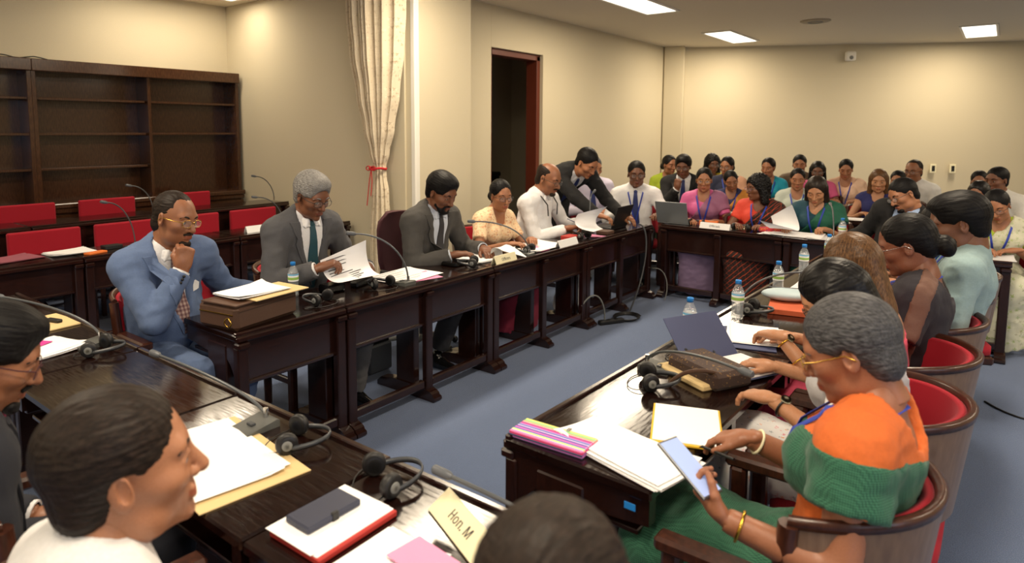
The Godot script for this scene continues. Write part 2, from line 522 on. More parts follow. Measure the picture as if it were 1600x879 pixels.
func build_curtain() -> void:
	var pat := flowers(rgb(222, 208, 182), [rgb(164, 142, 112), rgb(236, 226, 204), rgb(196, 176, 146)], 70, 7.0, 7)
	var cm := print_cloth("curtain_cloth", pat, 3.0)
	cm.backlight_enabled = true; cm.backlight = Color(0.1, 0.09, 0.07)
	var t := thing("curtain", "tall patterned beige curtain gathered with a red cord beside the pier", "curtain", Vector3(-4.98, 0, -4.62))
	# top, tie and hem given as [y, half width, centre]
	var prof := [[3.28, 0.40, -0.02], [2.9, 0.385, -0.02], [2.5, 0.35, -0.015], [2.1, 0.28, 0.0], [1.75, 0.2, 0.01], [1.5, 0.12, 0.02], [1.36, 0.065, 0.03], [1.28, 0.07, 0.03], [1.1, 0.1, 0.03], [0.7, 0.13, 0.02], [0.3, 0.14, 0.02], [0.06, 0.15, 0.02]]
	var rows := []
	var N := 121
	for k in 60:
		var f := float(k) / 59.0 * (prof.size() - 1)
		var i := mini(int(f), prof.size() - 2)
		var u := f - i
		u = u * u * (3 - 2 * u)
		var y: float = lerpf(prof[i][0], prof[i + 1][0], f - i)
		var hw: float = lerpf(prof[i][1], prof[i + 1][1], u)
		var cx: float = lerpf(prof[i][2], prof[i + 1][2], u)
		var amp := lerpf(0.02, 0.05, clampf(hw / 0.4, 0, 1))
		var row := []
		for j in N:
			var q := float(j) / (N - 1) * 2 - 1
			var z := sin(q * 30.0 + sin(q * 5.0) * 1.5 + y * 0.3) * amp + sin(q * 11.0) * amp * 0.4 + (1 - q * q) * hw * 0.35
			row.append(Vector3(cx + q * hw, y, z))
		rows.append(row)
	rows.reverse()
	var mb := MB.new()
	mb.grid(rows)
	obj("drape", mb, cm, t)
	var cord := mat("red_cord", rgb(190, 24, 34), 0.7)
	var cb := MB.new()
	var ring := []
	for k in 25:
		var a := TAU * k / 24
		ring.append(Vector3(0.03 + cos(a) * 0.082, 1.345 + 0.006 * sin(a * 3), 0.03 + sin(a) * 0.085))
	cb.tube(ring, 0.013, 6)
	for s in [-1, 1]:
		var lp := []
		for k in 9:
			var a := PI * 2 * k / 8
			lp.append(Vector3(0.03 + s * (0.035 - cos(a) * 0.035), 1.35 + sin(a) * 0.022, 0.125))
		cb.tube(lp, 0.006, 5)
		cb.tube([Vector3(0.03, 1.35, 0.12), Vector3(0.03 + s * 0.02, 1.22, 0.13), Vector3(0.0 + s * 0.03, 1.02 + s * 0.05, 0.13)], 0.005, 5)
	obj("tie_cord", cb, cord, t)
	var rod := MB.new()
	rod.box(Vector3(0.05, 3.285, 0.0), Vector3(1.0, 0.03, 0.05), 0.005)
	obj("track", rod, M.white_trim, t)

func build_bookcase() -> void:
	# units along the alcove wall; front at x -7.6, back at -7.88
	var edges := [-0.2, -2.4, -4.68]
	for u in 2:
		var z1: float = edges[u]
		var z0: float = edges[u + 1]
		var t := thing("bookcase", ["empty dark wooden bookcase cut off at the left edge", "empty dark wooden bookcase against the alcove wall beside the corner"][u], "bookcase", Vector3(-7.9, 0, (z0 + z1) / 2), 0, "bookcases in the alcove")
		var L := z1 - z0
		var H := 2.42
		obj("back_panel", MB.new().box(Vector3(0.02, 1.25, 0), Vector3(0.02, 2.3, L - 0.02), 0.002), M.book_wood, t)
		obj("cornice", MB.new().box(Vector3(0.17, H - 0.04, 0), Vector3(0.35, 0.12, L), 0.006), M.book_wood, t)
		for s in [-1, 1]:
			obj("side_panel", MB.new().box(Vector3(0.16, 1.67, s * (L / 2 - 0.02)), Vector3(0.3, 1.42, 0.04), 0.003), M.book_wood, t)
		obj("divider", MB.new().box(Vector3(0.16, 1.67, -0.02), Vector3(0.29, 1.42, 0.035), 0.003), M.book_wood, t)
		for s in [-1, 1]:
			for y in ([1.33, 1.69, 2.05] if not (u == 1 and s == -1) else [1.69, 2.05]):
				obj("shelf", MB.new().box(Vector3(0.15, y, s * L / 4 - 0.01), Vector3(0.26, 0.025, L / 2 - 0.06), 0.003), M.book_wood, t)
		obj("counter", MB.new().box(Vector3(0.2, 0.955, 0), Vector3(0.4, 0.05, L), 0.008), M.book_wood, t)
		obj("ledge", MB.new().box(Vector3(0.2, 0.9, 0), Vector3(0.38, 0.05, L - 0.02), 0.012), M.book_wood, t)
		obj("base", MB.new().box(Vector3(0.18, 0.505, 0), Vector3(0.32, 0.73, L - 0.06), 0.004), M.book_wood, t)
		for k in 4:
			var zz := -L / 2 + L / 8 + L / 4 * k
			var dd := obj("cabinet_door", MB.new().box(Vector3(0.35, 0.52, zz), Vector3(0.022, 0.68, L / 4 - 0.02), 0.005), M.book_wood, t)
			obj("knob", MB.new().ball(Vector3(0.375, 0.62, zz + 0.2 * (1 if k % 2 == 0 else -1)), Vector3(0.014, 0.014, 0.014), 8, 6), M.brass, dd)
	var cw := MB.new()
	var wire := []
	for k in 9:
		wire.append(Vector3(-7.66, 2.455 + 0.012 * sin(k * 1.3), -2.1 - k * 0.06))
	cw.tube(wire, 0.006, 5)
	solo("cable", cw, M.black, "thin black cable lying on top of the bookcase", "cable")

# ---- desks: length along local x from 0, front (modesty panel) at z = 0, users sit at z < -0.5
func desk(label: String, at: Vector3, turn: float, bays: int, bay: float, group: String) -> Node3D:
	var t := thing("desk", label, "desk", at, turn, group)
	var L := bays * bay
	var top := MB.new()
	top.box(Vector3(L / 2, DESK - 0.016, -0.25), Vector3(L - 0.003, 0.032, 0.5), 0.006)
	obj("desk_top", top, M.wood_top, t)
	var rim := MB.new()
	rim.box(Vector3(L / 2, DESK + 0.003, -0.012), Vector3(L - 0.004, 0.016, 0.022), 0.006)
	rim.box(Vector3(L / 2, DESK - 0.022, -0.006), Vector3(L - 0.004, 0.03, 0.03), 0.01)
	obj("edge_rail", rim, M.wood, t)
	for k in bays:
		var x := k * bay
		obj("front_panel", MB.new().box(Vector3(x + bay / 2, 0.605, -0.045), Vector3(bay - 0.05, 0.235, 0.02), 0.003), M.wood, t)
		obj("panel_rail", MB.new().box(Vector3(x + bay / 2, 0.495, -0.038), Vector3(bay - 0.05, 0.02, 0.034), 0.006), M.wood, t)
		obj("stretcher", MB.new().box(Vector3(x + bay / 2, 0.105, -0.03), Vector3(bay - 0.07, 0.055, 0.04), 0.008), M.wood, t)
		obj("shelf", MB.new().box(Vector3(x + bay / 2, 0.6, -0.27), Vector3(bay - 0.06, 0.016, 0.36), 0.003), M.wood, t)
	for k in bays + 1:
		var x := clampf(k * bay, 0.036, L - 0.036)
		obj("front_post", MB.new().box(Vector3(x, 0.36, -0.02), Vector3(0.06, 0.65, 0.045), 0.006), M.wood_vertical, t)
		obj("leg", MB.new().box(Vector3(x, 0.37, -0.2), Vector3(0.05, 0.62, 0.17), 0.006), M.wood_vertical, t)
		obj("cap", MB.new().box(Vector3(x, 0.695, -0.006), Vector3(0.066, 0.03, 0.05), 0.01), M.wood, t)
		# sledge foot with a scrolled nose
		var f := MB.new()
		var poly := PackedVector2Array([Vector2(-0.46, 0.0), Vector2(0.06, 0.0), Vector2(0.072, 0.012), Vector2(0.07, 0.03), Vector2(0.052, 0.038), Vector2(0.048, 0.05), Vector2(0.03, 0.062), Vector2(-0.02, 0.078), Vector2(-0.3, 0.078), Vector2(-0.42, 0.062), Vector2(-0.46, 0.03)])
		f.xf = Transform3D(Basis(Vector3.UP, -PI / 2), Vector3(x, 0, 0))
		f.prism(poly, -0.034, 0.034)
		obj("foot", f, M.wood, t)
		# side apron between posts and top, its lower edge curving up towards the front
		var ap := MB.new()
		ap.xf = Transform3D(Basis(Vector3.UP, -PI / 2), Vector3(x, 0, 0))
		ap.prism(PackedVector2Array([Vector2(-0.49, 0.72), Vector2(-0.49, 0.64), Vector2(-0.3, 0.62), Vector2(-0.12, 0.62), Vector2(-0.08, 0.58), Vector2(-0.045, 0.52), Vector2(-0.02, 0.52), Vector2(-0.02, 0.72)]), -0.02, 0.02)
		obj("side_apron", ap, M.wood, t)
	return t

func make_chair(label: String, at: Vector3, turn: float, group: String) -> Node3D:
	var t := thing("committee_chair", label, "chair", at, turn, group)
	var seat := MB.new()
	var rows := []
	for k in 7:
		var f := [[0.0, 0.40], [0.235, 0.40], [0.255, 0.415], [0.255, 0.45], [0.235, 0.47], [0.13, 0.478], [0.0, 0.48]][k] as Array
		var row := []
		for j in 32:
			var a := -TAU * j / 32
			var c := cos(a); var s := sin(a)
			var sc := 1.0 / pow(pow(absf(c), 6) + pow(absf(s), 6), 1.0 / 6)
			row.append(Vector3(c * sc * f[0], f[1], s * sc * f[0] * 0.95))
		rows.append(row)
	seat.grid(rows, true)
	obj("seat", seat, M.red_cloth, t)
	obj("seat_frame", MB.new().box(Vector3(0, 0.38, 0), Vector3(0.5, 0.05, 0.46), 0.01), M.chair_wood, t)
	# wrap-around back: plywood outside, red pad inside
	var arc := func(R: float, y0: float, y1: float, th: float, spread: float) -> MB:
		var mb := MB.new()
		var rs := []
		var ring := [[0.0, y0], [th, y0], [th, y1], [th * 0.5, y1 + th * 0.3], [0.0, y1], [0.0, y0]]
		for q in ring:
			var row := []
			for k in 25:
				var a := deg_to_rad(lerpf(-spread, spread, k / 24.0))
				var r: float = R - th + q[0]
				var y: float = q[1]
				var dip := 0.02 * pow(absf(a) / deg_to_rad(spread), 3.0) if y > 0.7 else 0.0
				row.append(Vector3(sin(a) * r, y - dip, 0.03 - cos(a) * r * 0.98 - (y - 0.6) * 0.12))
			rs.append(row)
		mb.grid(rs)
		for e in [0, 24]:
			for k in [1, 2, 3]:
				if e == 0: mb.tri(rs[0][e], rs[k + 1][e], rs[k][e])
				else: mb.tri(rs[0][e], rs[k][e], rs[k + 1][e])
		return mb
	obj("back_shell", arc.call(0.31, 0.53, 0.855, 0.018, 84.0), M.veneer, t)
	obj("back_pad", arc.call(0.29, 0.55, 0.845, 0.03, 80.0), M.red_cloth, t)
	obj("back_cap", arc.call(0.314, 0.842, 0.862, 0.026, 85.0), M.chair_wood, t)
	for s in [-1, 1]:
		var post := MB.new()
		post.tube([Vector3(s * 0.27, 0.0, -0.02), Vector3(s * 0.285, 0.45, 0.0), Vector3(s * 0.303, 0.83, -0.03)], [0.024, 0.03, 0.024], 8)
		obj("rear_leg", post, M.chair_wood, t)
		obj("front_leg", MB.new().box(Vector3(s * 0.275, 0.32, 0.25), Vector3(0.05, 0.64, 0.05), 0.01), M.chair_wood, t)
		obj("armrest", MB.new().box(Vector3(s * 0.283, 0.655, 0.13), Vector3(0.06, 0.04, 0.32), 0.015), M.chair_wood, t)
		obj("side_rail", MB.new().box(Vector3(s * 0.275, 0.2, 0.12), Vector3(0.025, 0.04, 0.24), 0.005), M.chair_wood, t)
	return t

var panel0: Node3D
# low straight-backed chair of the alcove: flat red back board and seat in a dark frame
func panel_chair(label: String, at: Vector3, turn: float) -> void:
	if panel0:
		copy(panel0, label, at, turn)
		return
	var t := thing("alcove_chair", label, "chair", at, turn, "empty chairs in the alcove")
	panel0 = t
	obj("back_pad", MB.new().box(Vector3(0, 0.7, -0.2), Vector3(0.56, 0.34, 0.05), 0.015), M.red_cloth, t)
	obj("back_board", MB.new().box(Vector3(0, 0.68, -0.235), Vector3(0.54, 0.34, 0.018), 0.004), M.chair_wood, t)
	obj("seat", MB.new().box(Vector3(0, 0.44, 0.02), Vector3(0.5, 0.07, 0.4), 0.025), M.red_cloth, t)
	obj("seat_frame", MB.new().box(Vector3(0, 0.39, 0.02), Vector3(0.48, 0.04, 0.38), 0.005), M.chair_wood, t)
	for s in [-1, 1]:
		obj("rear_leg", MB.new().box(Vector3(s * 0.22, 0.36, -0.235), Vector3(0.04, 0.72, 0.035), 0.006), M.chair_wood, t)
		obj("front_leg", MB.new().box(Vector3(s * 0.22, 0.19, 0.2), Vector3(0.04, 0.38, 0.035), 0.006), M.chair_wood, t)

func office_chair(at: Vector3, turn: float) -> void:
	var t := thing("office_chair", "maroon swivel office chair under the bearded man in dark grey suit", "chair", at, turn)
	var rows := []
	for k in 9:
		var y := 0.58 + 0.5 * k / 8.0
		var w := 0.235 * sqrt(maxf(0.0, 1 - pow(absf(k / 8.0 * 2 - 1), 5.0) * 0.75))
		var row := []
		for j in 20:
			var a := -TAU * j / 20
			row.append(Vector3(cos(a) * w, y, -0.29 + sin(a) * 0.045 - 0.05 * (y - 0.58) + 0.05 * cos(a) * cos(a)))
		rows.append(row)
	var b := MB.new()
	b.grid(rows, true)
	for e in [0, 8]:
		for k in 20:
			var m: Vector3 = (rows[e][0] + rows[e][10]) / 2
			if e == 0: b.tri(m, rows[e][(k + 1) % 20], rows[e][k])
			else: b.tri(m, rows[e][k], rows[e][(k + 1) % 20])
	obj("backrest", b, M.maroon, t)
	obj("seat", MB.new().box(Vector3(0, 0.44, 0), Vector3(0.48, 0.08, 0.46), 0.035), M.maroon, t)
	obj("spine", MB.new().tube([Vector3(0, 0.4, -0.1), Vector3(0, 0.42, -0.3), Vector3(0, 0.7, -0.34)], 0.02, 6), M.black, t)
	obj("column", MB.new().tube([Vector3(0, 0.08, 0), Vector3(0, 0.4, 0)], 0.03, 10), M.black, t)
	for s in [-1, 1]:
		obj("armrest", MB.new().tube([Vector3(s * 0.27, 0.42, 0.1), Vector3(s * 0.29, 0.62, 0.12), Vector3(s * 0.29, 0.65, 0.05), Vector3(s * 0.29, 0.65, -0.15)], 0.02, 6), M.black, t)
	for k in 5:
		var a := TAU * k / 5 + 0.3
		var d := Vector3(cos(a), 0, sin(a))
		var lg := obj("leg", MB.new().tube([Vector3(0, 0.11, 0), d * 0.15 + Vector3(0, 0.1, 0), d * 0.29 + Vector3(0, 0.07, 0)], [0.028, 0.022, 0.016], 6), M.grey_plastic, t)
		obj("caster", MB.new().ball(d * 0.3 + Vector3(0, 0.028, 0), Vector3(0.028, 0.028, 0.028), 8, 6), M.black, lg)

var chair0: Node3D
func chair(label: String, at: Vector3, turn: float, group: String) -> void:
	if chair0 == null: chair0 = make_chair(label, at, turn, group)
	else: copy(chair0, label, at, turn).set_meta("group", group)

func build_furniture() -> void:
	var q := PI / 2
	# row A, along the doorway wall
	var z := -1.66
	var names := ["nearest desk of the left row, carrying the brown briefcase", "desk of the left row in front of the grey-haired man", "desk of the left row with a cream name card and opened papers", "last desk of the left row, carrying the black laptop"]
	for k in 4:
		var nb: int = [1, 2, 2, 2][k]
		desk(names[k], Vector3(-2.79, 0, z), q, nb, 0.675, "desks of the left row")
		z -= nb * 0.675 + 0.004
	# row B, across the far end
	var tb := deg_to_rad(-3.0)
	for k in 2:
		desk(["far desk with the grey laptop and the name card", "far desk with heaps of paper before the woman in green"][k], Vector3(-2.74 + 1.2 * k, 0, -6.5 + 0.063 * k), tb, 2, 0.6, "desks across the far end")
	# row C, on the right, near end at z -1.62
	var tc := -q + deg_to_rad(-1.5)
	var dirc := Vector3(cos(tc), 0, -sin(tc))
	var nc := ["right row desk under the far water bottles", "right row desk with the pale pouch and the open file", "nearest desk of the right row, with the striped plastic file"]
	for k in 3:
		var cd := desk(nc[k], Vector3(-1.185, 0, -1.62) - dirc * (1.36 * (3 - k)), tc, 2, 0.678, "desks of the right row")
		if k == 2: obj("sticker", MB.new().box(Vector3(1.357, 0.69, -0.44), Vector3(0.002, 0.02, 0.034), 0.0005), M.cap_blue, cd)
	# row D, nearest, people sit on the camera's side
	var x := -0.56
	var nd := ["nearest desk with the notebook, phone and name plate", "foreground desk under the white papers on a manila envelope", "foreground desk with a bare dark top left of the envelope", "foreground desk with the notepad and brown folder at the left edge", "foreground desk beyond the left edge"]
	for k in 5:
		desk(nd[k], Vector3(x, 0, -1.30), PI, 1, 0.795, "desks of the front row")
		x -= 0.799
	# alcove rows
	for r in 2:
		var xx: float = [-5.45, -6.54][r]
		for k in 4:
			var lb := "empty desk of the %s alcove row, %s" % [["front", "back"][r], ["left of the mauve folders", "carrying the mauve folders" if r == 0 else "behind the red chair left of the grey microphone", "behind the man in blue", "at the right end by the curtain"][k]]
			desk(lb, Vector3(xx, [0.0, 0.14][r], 0.65 - 1.325 * k), q, 2, 0.66, "desks in the alcove")
	# desk at the right edge before the woman in green florals, and rows for the audience
	desk("dark desk at the right edge before the woman in green florals", Vector3(-0.62, 0, -6.16), deg_to_rad(4.0), 1, 0.72, "audience desks")
	var ta := deg_to_rad(12.0)
	for k in 3:
		desk(["audience desk behind the woman in pink", "audience desk behind the woman in green", "audience desk behind the man in black suit"][k], Vector3(-3.55, 0, -7.56) + Vector3(cos(ta), 0, -sin(ta)) * 1.3 * k, ta, 2, 0.64, "audience desks")
	for k in 3:
		desk(["back audience desk at the left below the curly-haired woman", "back audience desk below the man in brown", "back audience desk below the woman in peach"][k], Vector3(-4.2, 0, -8.6) + Vector3(cos(ta), 0, -sin(ta)) * 1.3 * k, ta, 2, 0.64, "audience desks")
	# chairs: alcove rows, empty
	var l1 := ["empty red chair in the front alcove row behind the white papers", "empty red chair in the front alcove row behind the grey microphone", "empty red chair in the front alcove row right of the man in blue", "empty red chair in the front alcove row left of the grey-haired man"]
	var z1 := [-2.06, -2.74, -3.4, -4.1]
	for k in 4: panel_chair(l1[k], Vector3(-6.24, 0, z1[k]), q)
	var l2 := ["empty red chair in the back alcove row at the left edge", "empty red chair in the back alcove row under the low shelf", "empty red chair in the back alcove row beside the bookcase end"]
	var z2 := [-2.2, -2.98, -3.86]
	for k in 3: panel_chair(l2[k], Vector3(-7.22, 0.14, z2[k]), q)
	chair("red chair with wooden arms under the man in blue suit", Vector3(-3.54, 0, -1.74), q, "chairs of the left row")
	chair("red chair under the grey-haired man in grey suit", Vector3(-3.54, 0, -2.6), q, "chairs of the left row")
	office_chair(Vector3(-3.5, 0, -3.7), q)
	chair("red chair under the woman in floral blouse", Vector3(-3.52, 0, -4.53), q, "chairs of the left row")
	chair("red chair under the balding man in white", Vector3(-3.5, 0, -5.22), q, "chairs of the left row")
	# right row, facing the carpet
	var lc := ["wooden wrap-back chair under the woman in orange, nearest of its row", "empty-backed red chair second from the camera in the right row", "red wrap-back chair third from the camera in the right row", "wrap-back chair under the woman with a bun", "wrap-back chair under the man in pale blue shirt"]
	var zc := [-1.86, -2.5, -3.12, -3.72, -4.28]
	for k in 5: chair(lc[k], Vector3([-0.36, -0.32, -0.32, -0.31, -0.3][k], 0, zc[k]), -q, "chairs of the right row")

# ---- soft bodies: distances to tapered capsules joined on a grid, meshed as surface nets
# prim: [a, b, ra, rb, k, op, basis, sc, flat]   op 0 joins, 1 cuts away
func cap(a: Vector3, b: Vector3, ra: float, rb: float, k := 0.03, op := 0, fl := 0) -> Array:
	return [a, b, ra, rb, k, op, Basis(), 1.0, fl]
func ell(c: Vector3, r: Vector3, k := 0.02, op := 0, rot := Basis()) -> Array:
	var m := (r.x + r.y + r.z) / 3.0
	return [c, c, m, m, k, op, Basis.from_scale(Vector3(m / r.x, m / r.y, m / r.z)) * rot.inverse(), minf(r.x, minf(r.y, r.z)) / m * 0.5 + 0.5, 0]
func flatcap(a: Vector3, b: Vector3, ra: float, rb: float, k: float, frame: Basis, squash: float, fl := 0) -> Array:
	return [a, b, ra, rb, k, 0, Basis.from_scale(Vector3(1, 1, 1.0 / squash)) * frame.inverse(), 0.85, fl]

func sdf(prims: Array, cell: float, planes := []) -> Dictionary:
	var lo := Vector3(1e9, 1e9, 1e9)
	var hi := -lo
	for p in prims:
		if p[5] == 1: continue
		var r: float = maxf(p[2], p[3])
		if p[6] != Basis():
			var ib: Basis = (p[6] as Basis).inverse()
			r *= maxf(ib.x.length(), maxf(ib.y.length(), ib.z.length()))
		r += 0.012
		for q in [p[0], p[1]]:
			lo = lo.min((q as Vector3) - Vector3(r, r, r)); hi = hi.max((q as Vector3) + Vector3(r, r, r))
	lo -= Vector3.ONE * cell * 2
	hi += Vector3.ONE * cell * 2
	var nx := int((hi.x - lo.x) / cell) + 2
	var ny := int((hi.y - lo.y) / cell) + 2
	var nz := int((hi.z - lo.z) / cell) + 2
	var data := PackedFloat32Array()
	data.resize(nx * ny * nz)
	data.fill(1.0)
	for p in prims:
		var a: Vector3 = p[0]
		var b: Vector3 = p[1]
		var ra: float = p[2]
		var dr: float = p[3] - ra
		var k: float = maxf(p[4], 0.0001)
		var cut: bool = p[5] == 1
		var B: Basis = p[6]
		var sc: float = p[7]
		var fl: int = p[8]
		var r: float = maxf(ra, p[3])
		if B != Basis():
			var ib := B.inverse()
			r *= maxf(ib.x.length(), maxf(ib.y.length(), ib.z.length()))
		r += k + cell * 2.2
		var l2 := (a.min(b) - Vector3(r, r, r) - lo) / cell
		var h2 := (a.max(b) + Vector3(r, r, r) - lo) / cell
		var x0 := maxi(0, int(l2.x)); var x1 := mini(nx, int(h2.x) + 2)
		var y0 := maxi(0, int(l2.y)); var y1 := mini(ny, int(h2.y) + 2)
		var z0 := maxi(0, int(l2.z)); var z1 := mini(nz, int(h2.z) + 2)
		var bb := B * (b - a)
		var ll := bb.length_squared()
		var inv := 1.0 / ll if ll > 1e-9 else 0.0
		var ln := sqrt(ll)
		var dx := B * Vector3(cell, 0, 0)
		var k4 := 0.25 / k
		for iz in range(z0, z1):
			for iy in range(y0, y1):
				var q := B * (Vector3(x0 * cell, iy * cell, iz * cell) + lo - a)
				var i := (iz * ny + iy) * nx + x0
				for _x in range(x0, x1):
					var t := q.dot(bb) * inv
					var h := clampf(t, 0.0, 1.0)
					var d := ((q - bb * h).length() - ra - dr * h) * sc
					if fl > 0: d = maxf(d, (t - 1.0) * ln)
					var e := data[i]
					if cut:
						d = -d
						var u := k - absf(d - e)
						if u > 0.0: data[i] = maxf(d, e) + u * u * k4
						elif d > e: data[i] = d
					else:
						var u := k - absf(d - e)
						if u > 0.0: data[i] = minf(d, e) - u * u * k4
						elif d < e: data[i] = d
					i += 1
					q += dx
	for pl in planes:
		var nn: Vector3 = pl[0]
		var dd: float = pl[1]
		for iz in nz:
			for iy in ny:
				var s := nn.dot(Vector3(0, iy * cell, iz * cell) + lo) - dd
				var i := (iz * ny + iy) * nx
				var st := nn.x * cell
				for _x in nx:
					if s > data[i]: data[i] = s
					i += 1
					s += st
	# surface nets
	var V := PackedVector3Array()
	var N := PackedVector3Array()
	var I := PackedInt32Array()
	var vid := PackedInt32Array()
	vid.resize(data.size())
	vid.fill(-1)
	var act := PackedInt32Array()
	var lim := cell * 2.2
	var nxy := nx * ny
	var off := [0, 1, nx, nx + 1, nxy, nxy + 1, nxy + nx, nxy + nx + 1]
	for iz in nz - 1:
		for iy in ny - 1:
			var i := iz * nxy + iy * nx
			for ixx in nx - 1:
				var f0 := data[i]
				if f0 < lim and f0 > -lim:
					var f1 := data[i + 1]; var f2 := data[i + nx]; var f3 := data[i + nx + 1]
					var f4 := data[i + nxy]; var f5 := data[i + nxy + 1]; var f6 := data[i + nxy + nx]; var f7 := data[i + nxy + nx + 1]
					var cnt := int(f0 < 0) + int(f1 < 0) + int(f2 < 0) + int(f3 < 0) + int(f4 < 0) + int(f5 < 0) + int(f6 < 0) + int(f7 < 0)
					if cnt > 0 and cnt < 8:
						var s := Vector3.ZERO
						var m := 0
						if (f0 < 0) != (f1 < 0): s += Vector3(f0 / (f0 - f1), 0, 0); m += 1
						if (f2 < 0) != (f3 < 0): s += Vector3(f2 / (f2 - f3), 1, 0); m += 1
						if (f4 < 0) != (f5 < 0): s += Vector3(f4 / (f4 - f5), 0, 1); m += 1
						if (f6 < 0) != (f7 < 0): s += Vector3(f6 / (f6 - f7), 1, 1); m += 1
						if (f0 < 0) != (f2 < 0): s += Vector3(0, f0 / (f0 - f2), 0); m += 1
						if (f1 < 0) != (f3 < 0): s += Vector3(1, f1 / (f1 - f3), 0); m += 1
						if (f4 < 0) != (f6 < 0): s += Vector3(0, f4 / (f4 - f6), 1); m += 1
						if (f5 < 0) != (f7 < 0): s += Vector3(1, f5 / (f5 - f7), 1); m += 1
						if (f0 < 0) != (f4 < 0): s += Vector3(0, 0, f0 / (f0 - f4)); m += 1
						if (f1 < 0) != (f5 < 0): s += Vector3(1, 0, f1 / (f1 - f5)); m += 1
						if (f2 < 0) != (f6 < 0): s += Vector3(0, 1, f2 / (f2 - f6)); m += 1
						if (f3 < 0) != (f7 < 0): s += Vector3(1, 1, f3 / (f3 - f7)); m += 1
						vid[i] = V.size()
						act.append(i)
						V.append(lo + (Vector3(ixx, iy, iz) + s / m) * cell)
						N.append(Vector3(f1 + f3 + f5 + f7 - f0 - f2 - f4 - f6, f2 + f3 + f6 + f7 - f0 - f1 - f4 - f5, f4 + f5 + f6 + f7 - f0 - f1 - f2 - f3).normalized())
				i += 1
	for i in act:
		var neg := data[i] < 0
		for ax in 3:
			var st: int = [1, nx, nxy][ax]
			if neg == (data[i + st] < 0): continue
			var p: int = [nx, nxy, 1][ax]
			var q: int = [nxy, 1, nx][ax]
			if i - p - q < 0: continue
			var a := vid[i - p - q]; var b := vid[i - q]; var c := vid[i]; var d := vid[i - p]
			if a < 0 or b < 0 or c < 0 or d < 0: continue
			if neg: I.append_array([a, c, b, a, d, c])
			else: I.append_array([a, b, c, a, c, d])
	return {"v": V, "n": N, "i": I, "data": data, "lo": lo, "cell": cell, "nx": nx, "ny": ny, "nz": nz}

func field(g: Dictionary, p: Vector3) -> float:
	var q: Vector3 = (p - (g.lo as Vector3)) / (g.cell as float)
	var x := int(q.x); var y := int(q.y); var z := int(q.z)
	var nx: int = g.nx; var ny: int = g.ny
	if x < 0 or y < 0 or z < 0 or x >= nx - 1 or y >= ny - 1 or z >= g.nz - 1: return 1.0
	var d: PackedFloat32Array = g.data
	var i := (z * ny + y) * nx + x
	var u := q.x - x; var v := q.y - y; var w := q.z - z
	var a := lerpf(lerpf(d[i], d[i + 1], u), lerpf(d[i + nx], d[i + nx + 1], u), v)
	i += nx * ny
	return lerpf(a, lerpf(lerpf(d[i], d[i + 1], u), lerpf(d[i + nx], d[i + nx + 1], u), v), w)
# walk from a point outside along dir until the surface
func hit(g: Dictionary, p: Vector3, dir: Vector3, far := 0.5) -> Vector3:
	var t := 0.0
	while t < far:
		var f := field(g, p + dir * t)
		if f < 0.001: return p + dir * t
		t += clampf(f * 0.6, 0.002, 0.02)
	return Vector3.INF

# add a net to a mesh; fold gives raised creases
func add_net(mb: MB, g: Dictionary, xf: Transform3D, col: Color, fold := 0.0, freq := 18.0, flip := false, lips := false) -> void:
	var base := mb.v.size()
	var V: PackedVector3Array = g.v
	var N: PackedVector3Array = g.n
	for k in V.size():
		var p := V[k]
		var nn := N[k]
		mb.c.append(lip_tint(p, col) if lips else col)
		if fold > 0.0:
			var w := noise.get_noise_3d(p.x * freq, p.y * freq * 0.45, p.z * freq)
			var w2 := noise.get_noise_3d(p.x * freq * 0.5 + 40, p.y * freq * 1.4, p.z * freq * 0.6)
			p += nn * fold * ((1.0 - absf(w) * 2.6) * 0.6 + w2)
		mb.v.append(xf * p)
		mb.n.append((xf.basis * nn).normalized())
		mb.uv.append(Vector2.ZERO)
	var I: PackedInt32Array = g.i
	if flip:
		for k in range(0, I.size(), 3): mb.ix.append_array([base + I[k], base + I[k + 2], base + I[k + 1]])
	else:
		for k in I.size(): mb.ix.append(base + I[k])
	if fold > 0.0: smooth(mb, base)
# hair: fine ridges that run from the hairline backwards
func add_hair(mb: MB, g: Dictionary, xf: Transform3D, amp: float, curly: bool) -> void:
	var V: PackedVector3Array = g.v
	var N: PackedVector3Array = g.n
	for k in V.size():
		var p := V[k]
		var w := 0.0
		if curly: w = noise.get_noise_3d(p.x * 75, p.y * 75, p.z * 75) * 2.2
		else:
			w = noise.get_noise_3d(p.x * 120 + p.y * 10, p.y * 16, p.z * 10) * absf(N[k].y) + noise.get_noise_3d(p.x * 20, p.y * 110, p.z * 12 + 7) * absf(N[k].x) + noise.get_noise_3d(p.x * 110, p.y * 12, 3) * absf(N[k].z)
		V[k] = p + N[k] * amp * w
	g.v = V
	add_net(mb, g, xf, Color.WHITE)
	smooth(mb, 0)
func smooth(mb: MB, base: int) -> void:
	var acc := PackedVector3Array()
	acc.resize(mb.v.size() - base)
	var first := 0
	for k in range(0, mb.ix.size(), 3):
		var a := mb.ix[k]
		if a < base: continue
		var b := mb.ix[k + 1]; var c := mb.ix[k + 2]
		var f := (mb.v[c] - mb.v[a]).cross(mb.v[b] - mb.v[a])
		acc[a - base] += f; acc[b - base] += f; acc[c - base] += f
	for k in acc.size():
		if acc[k].length_squared() > 1e-16: mb.n[base + k] = acc[k].normalized()

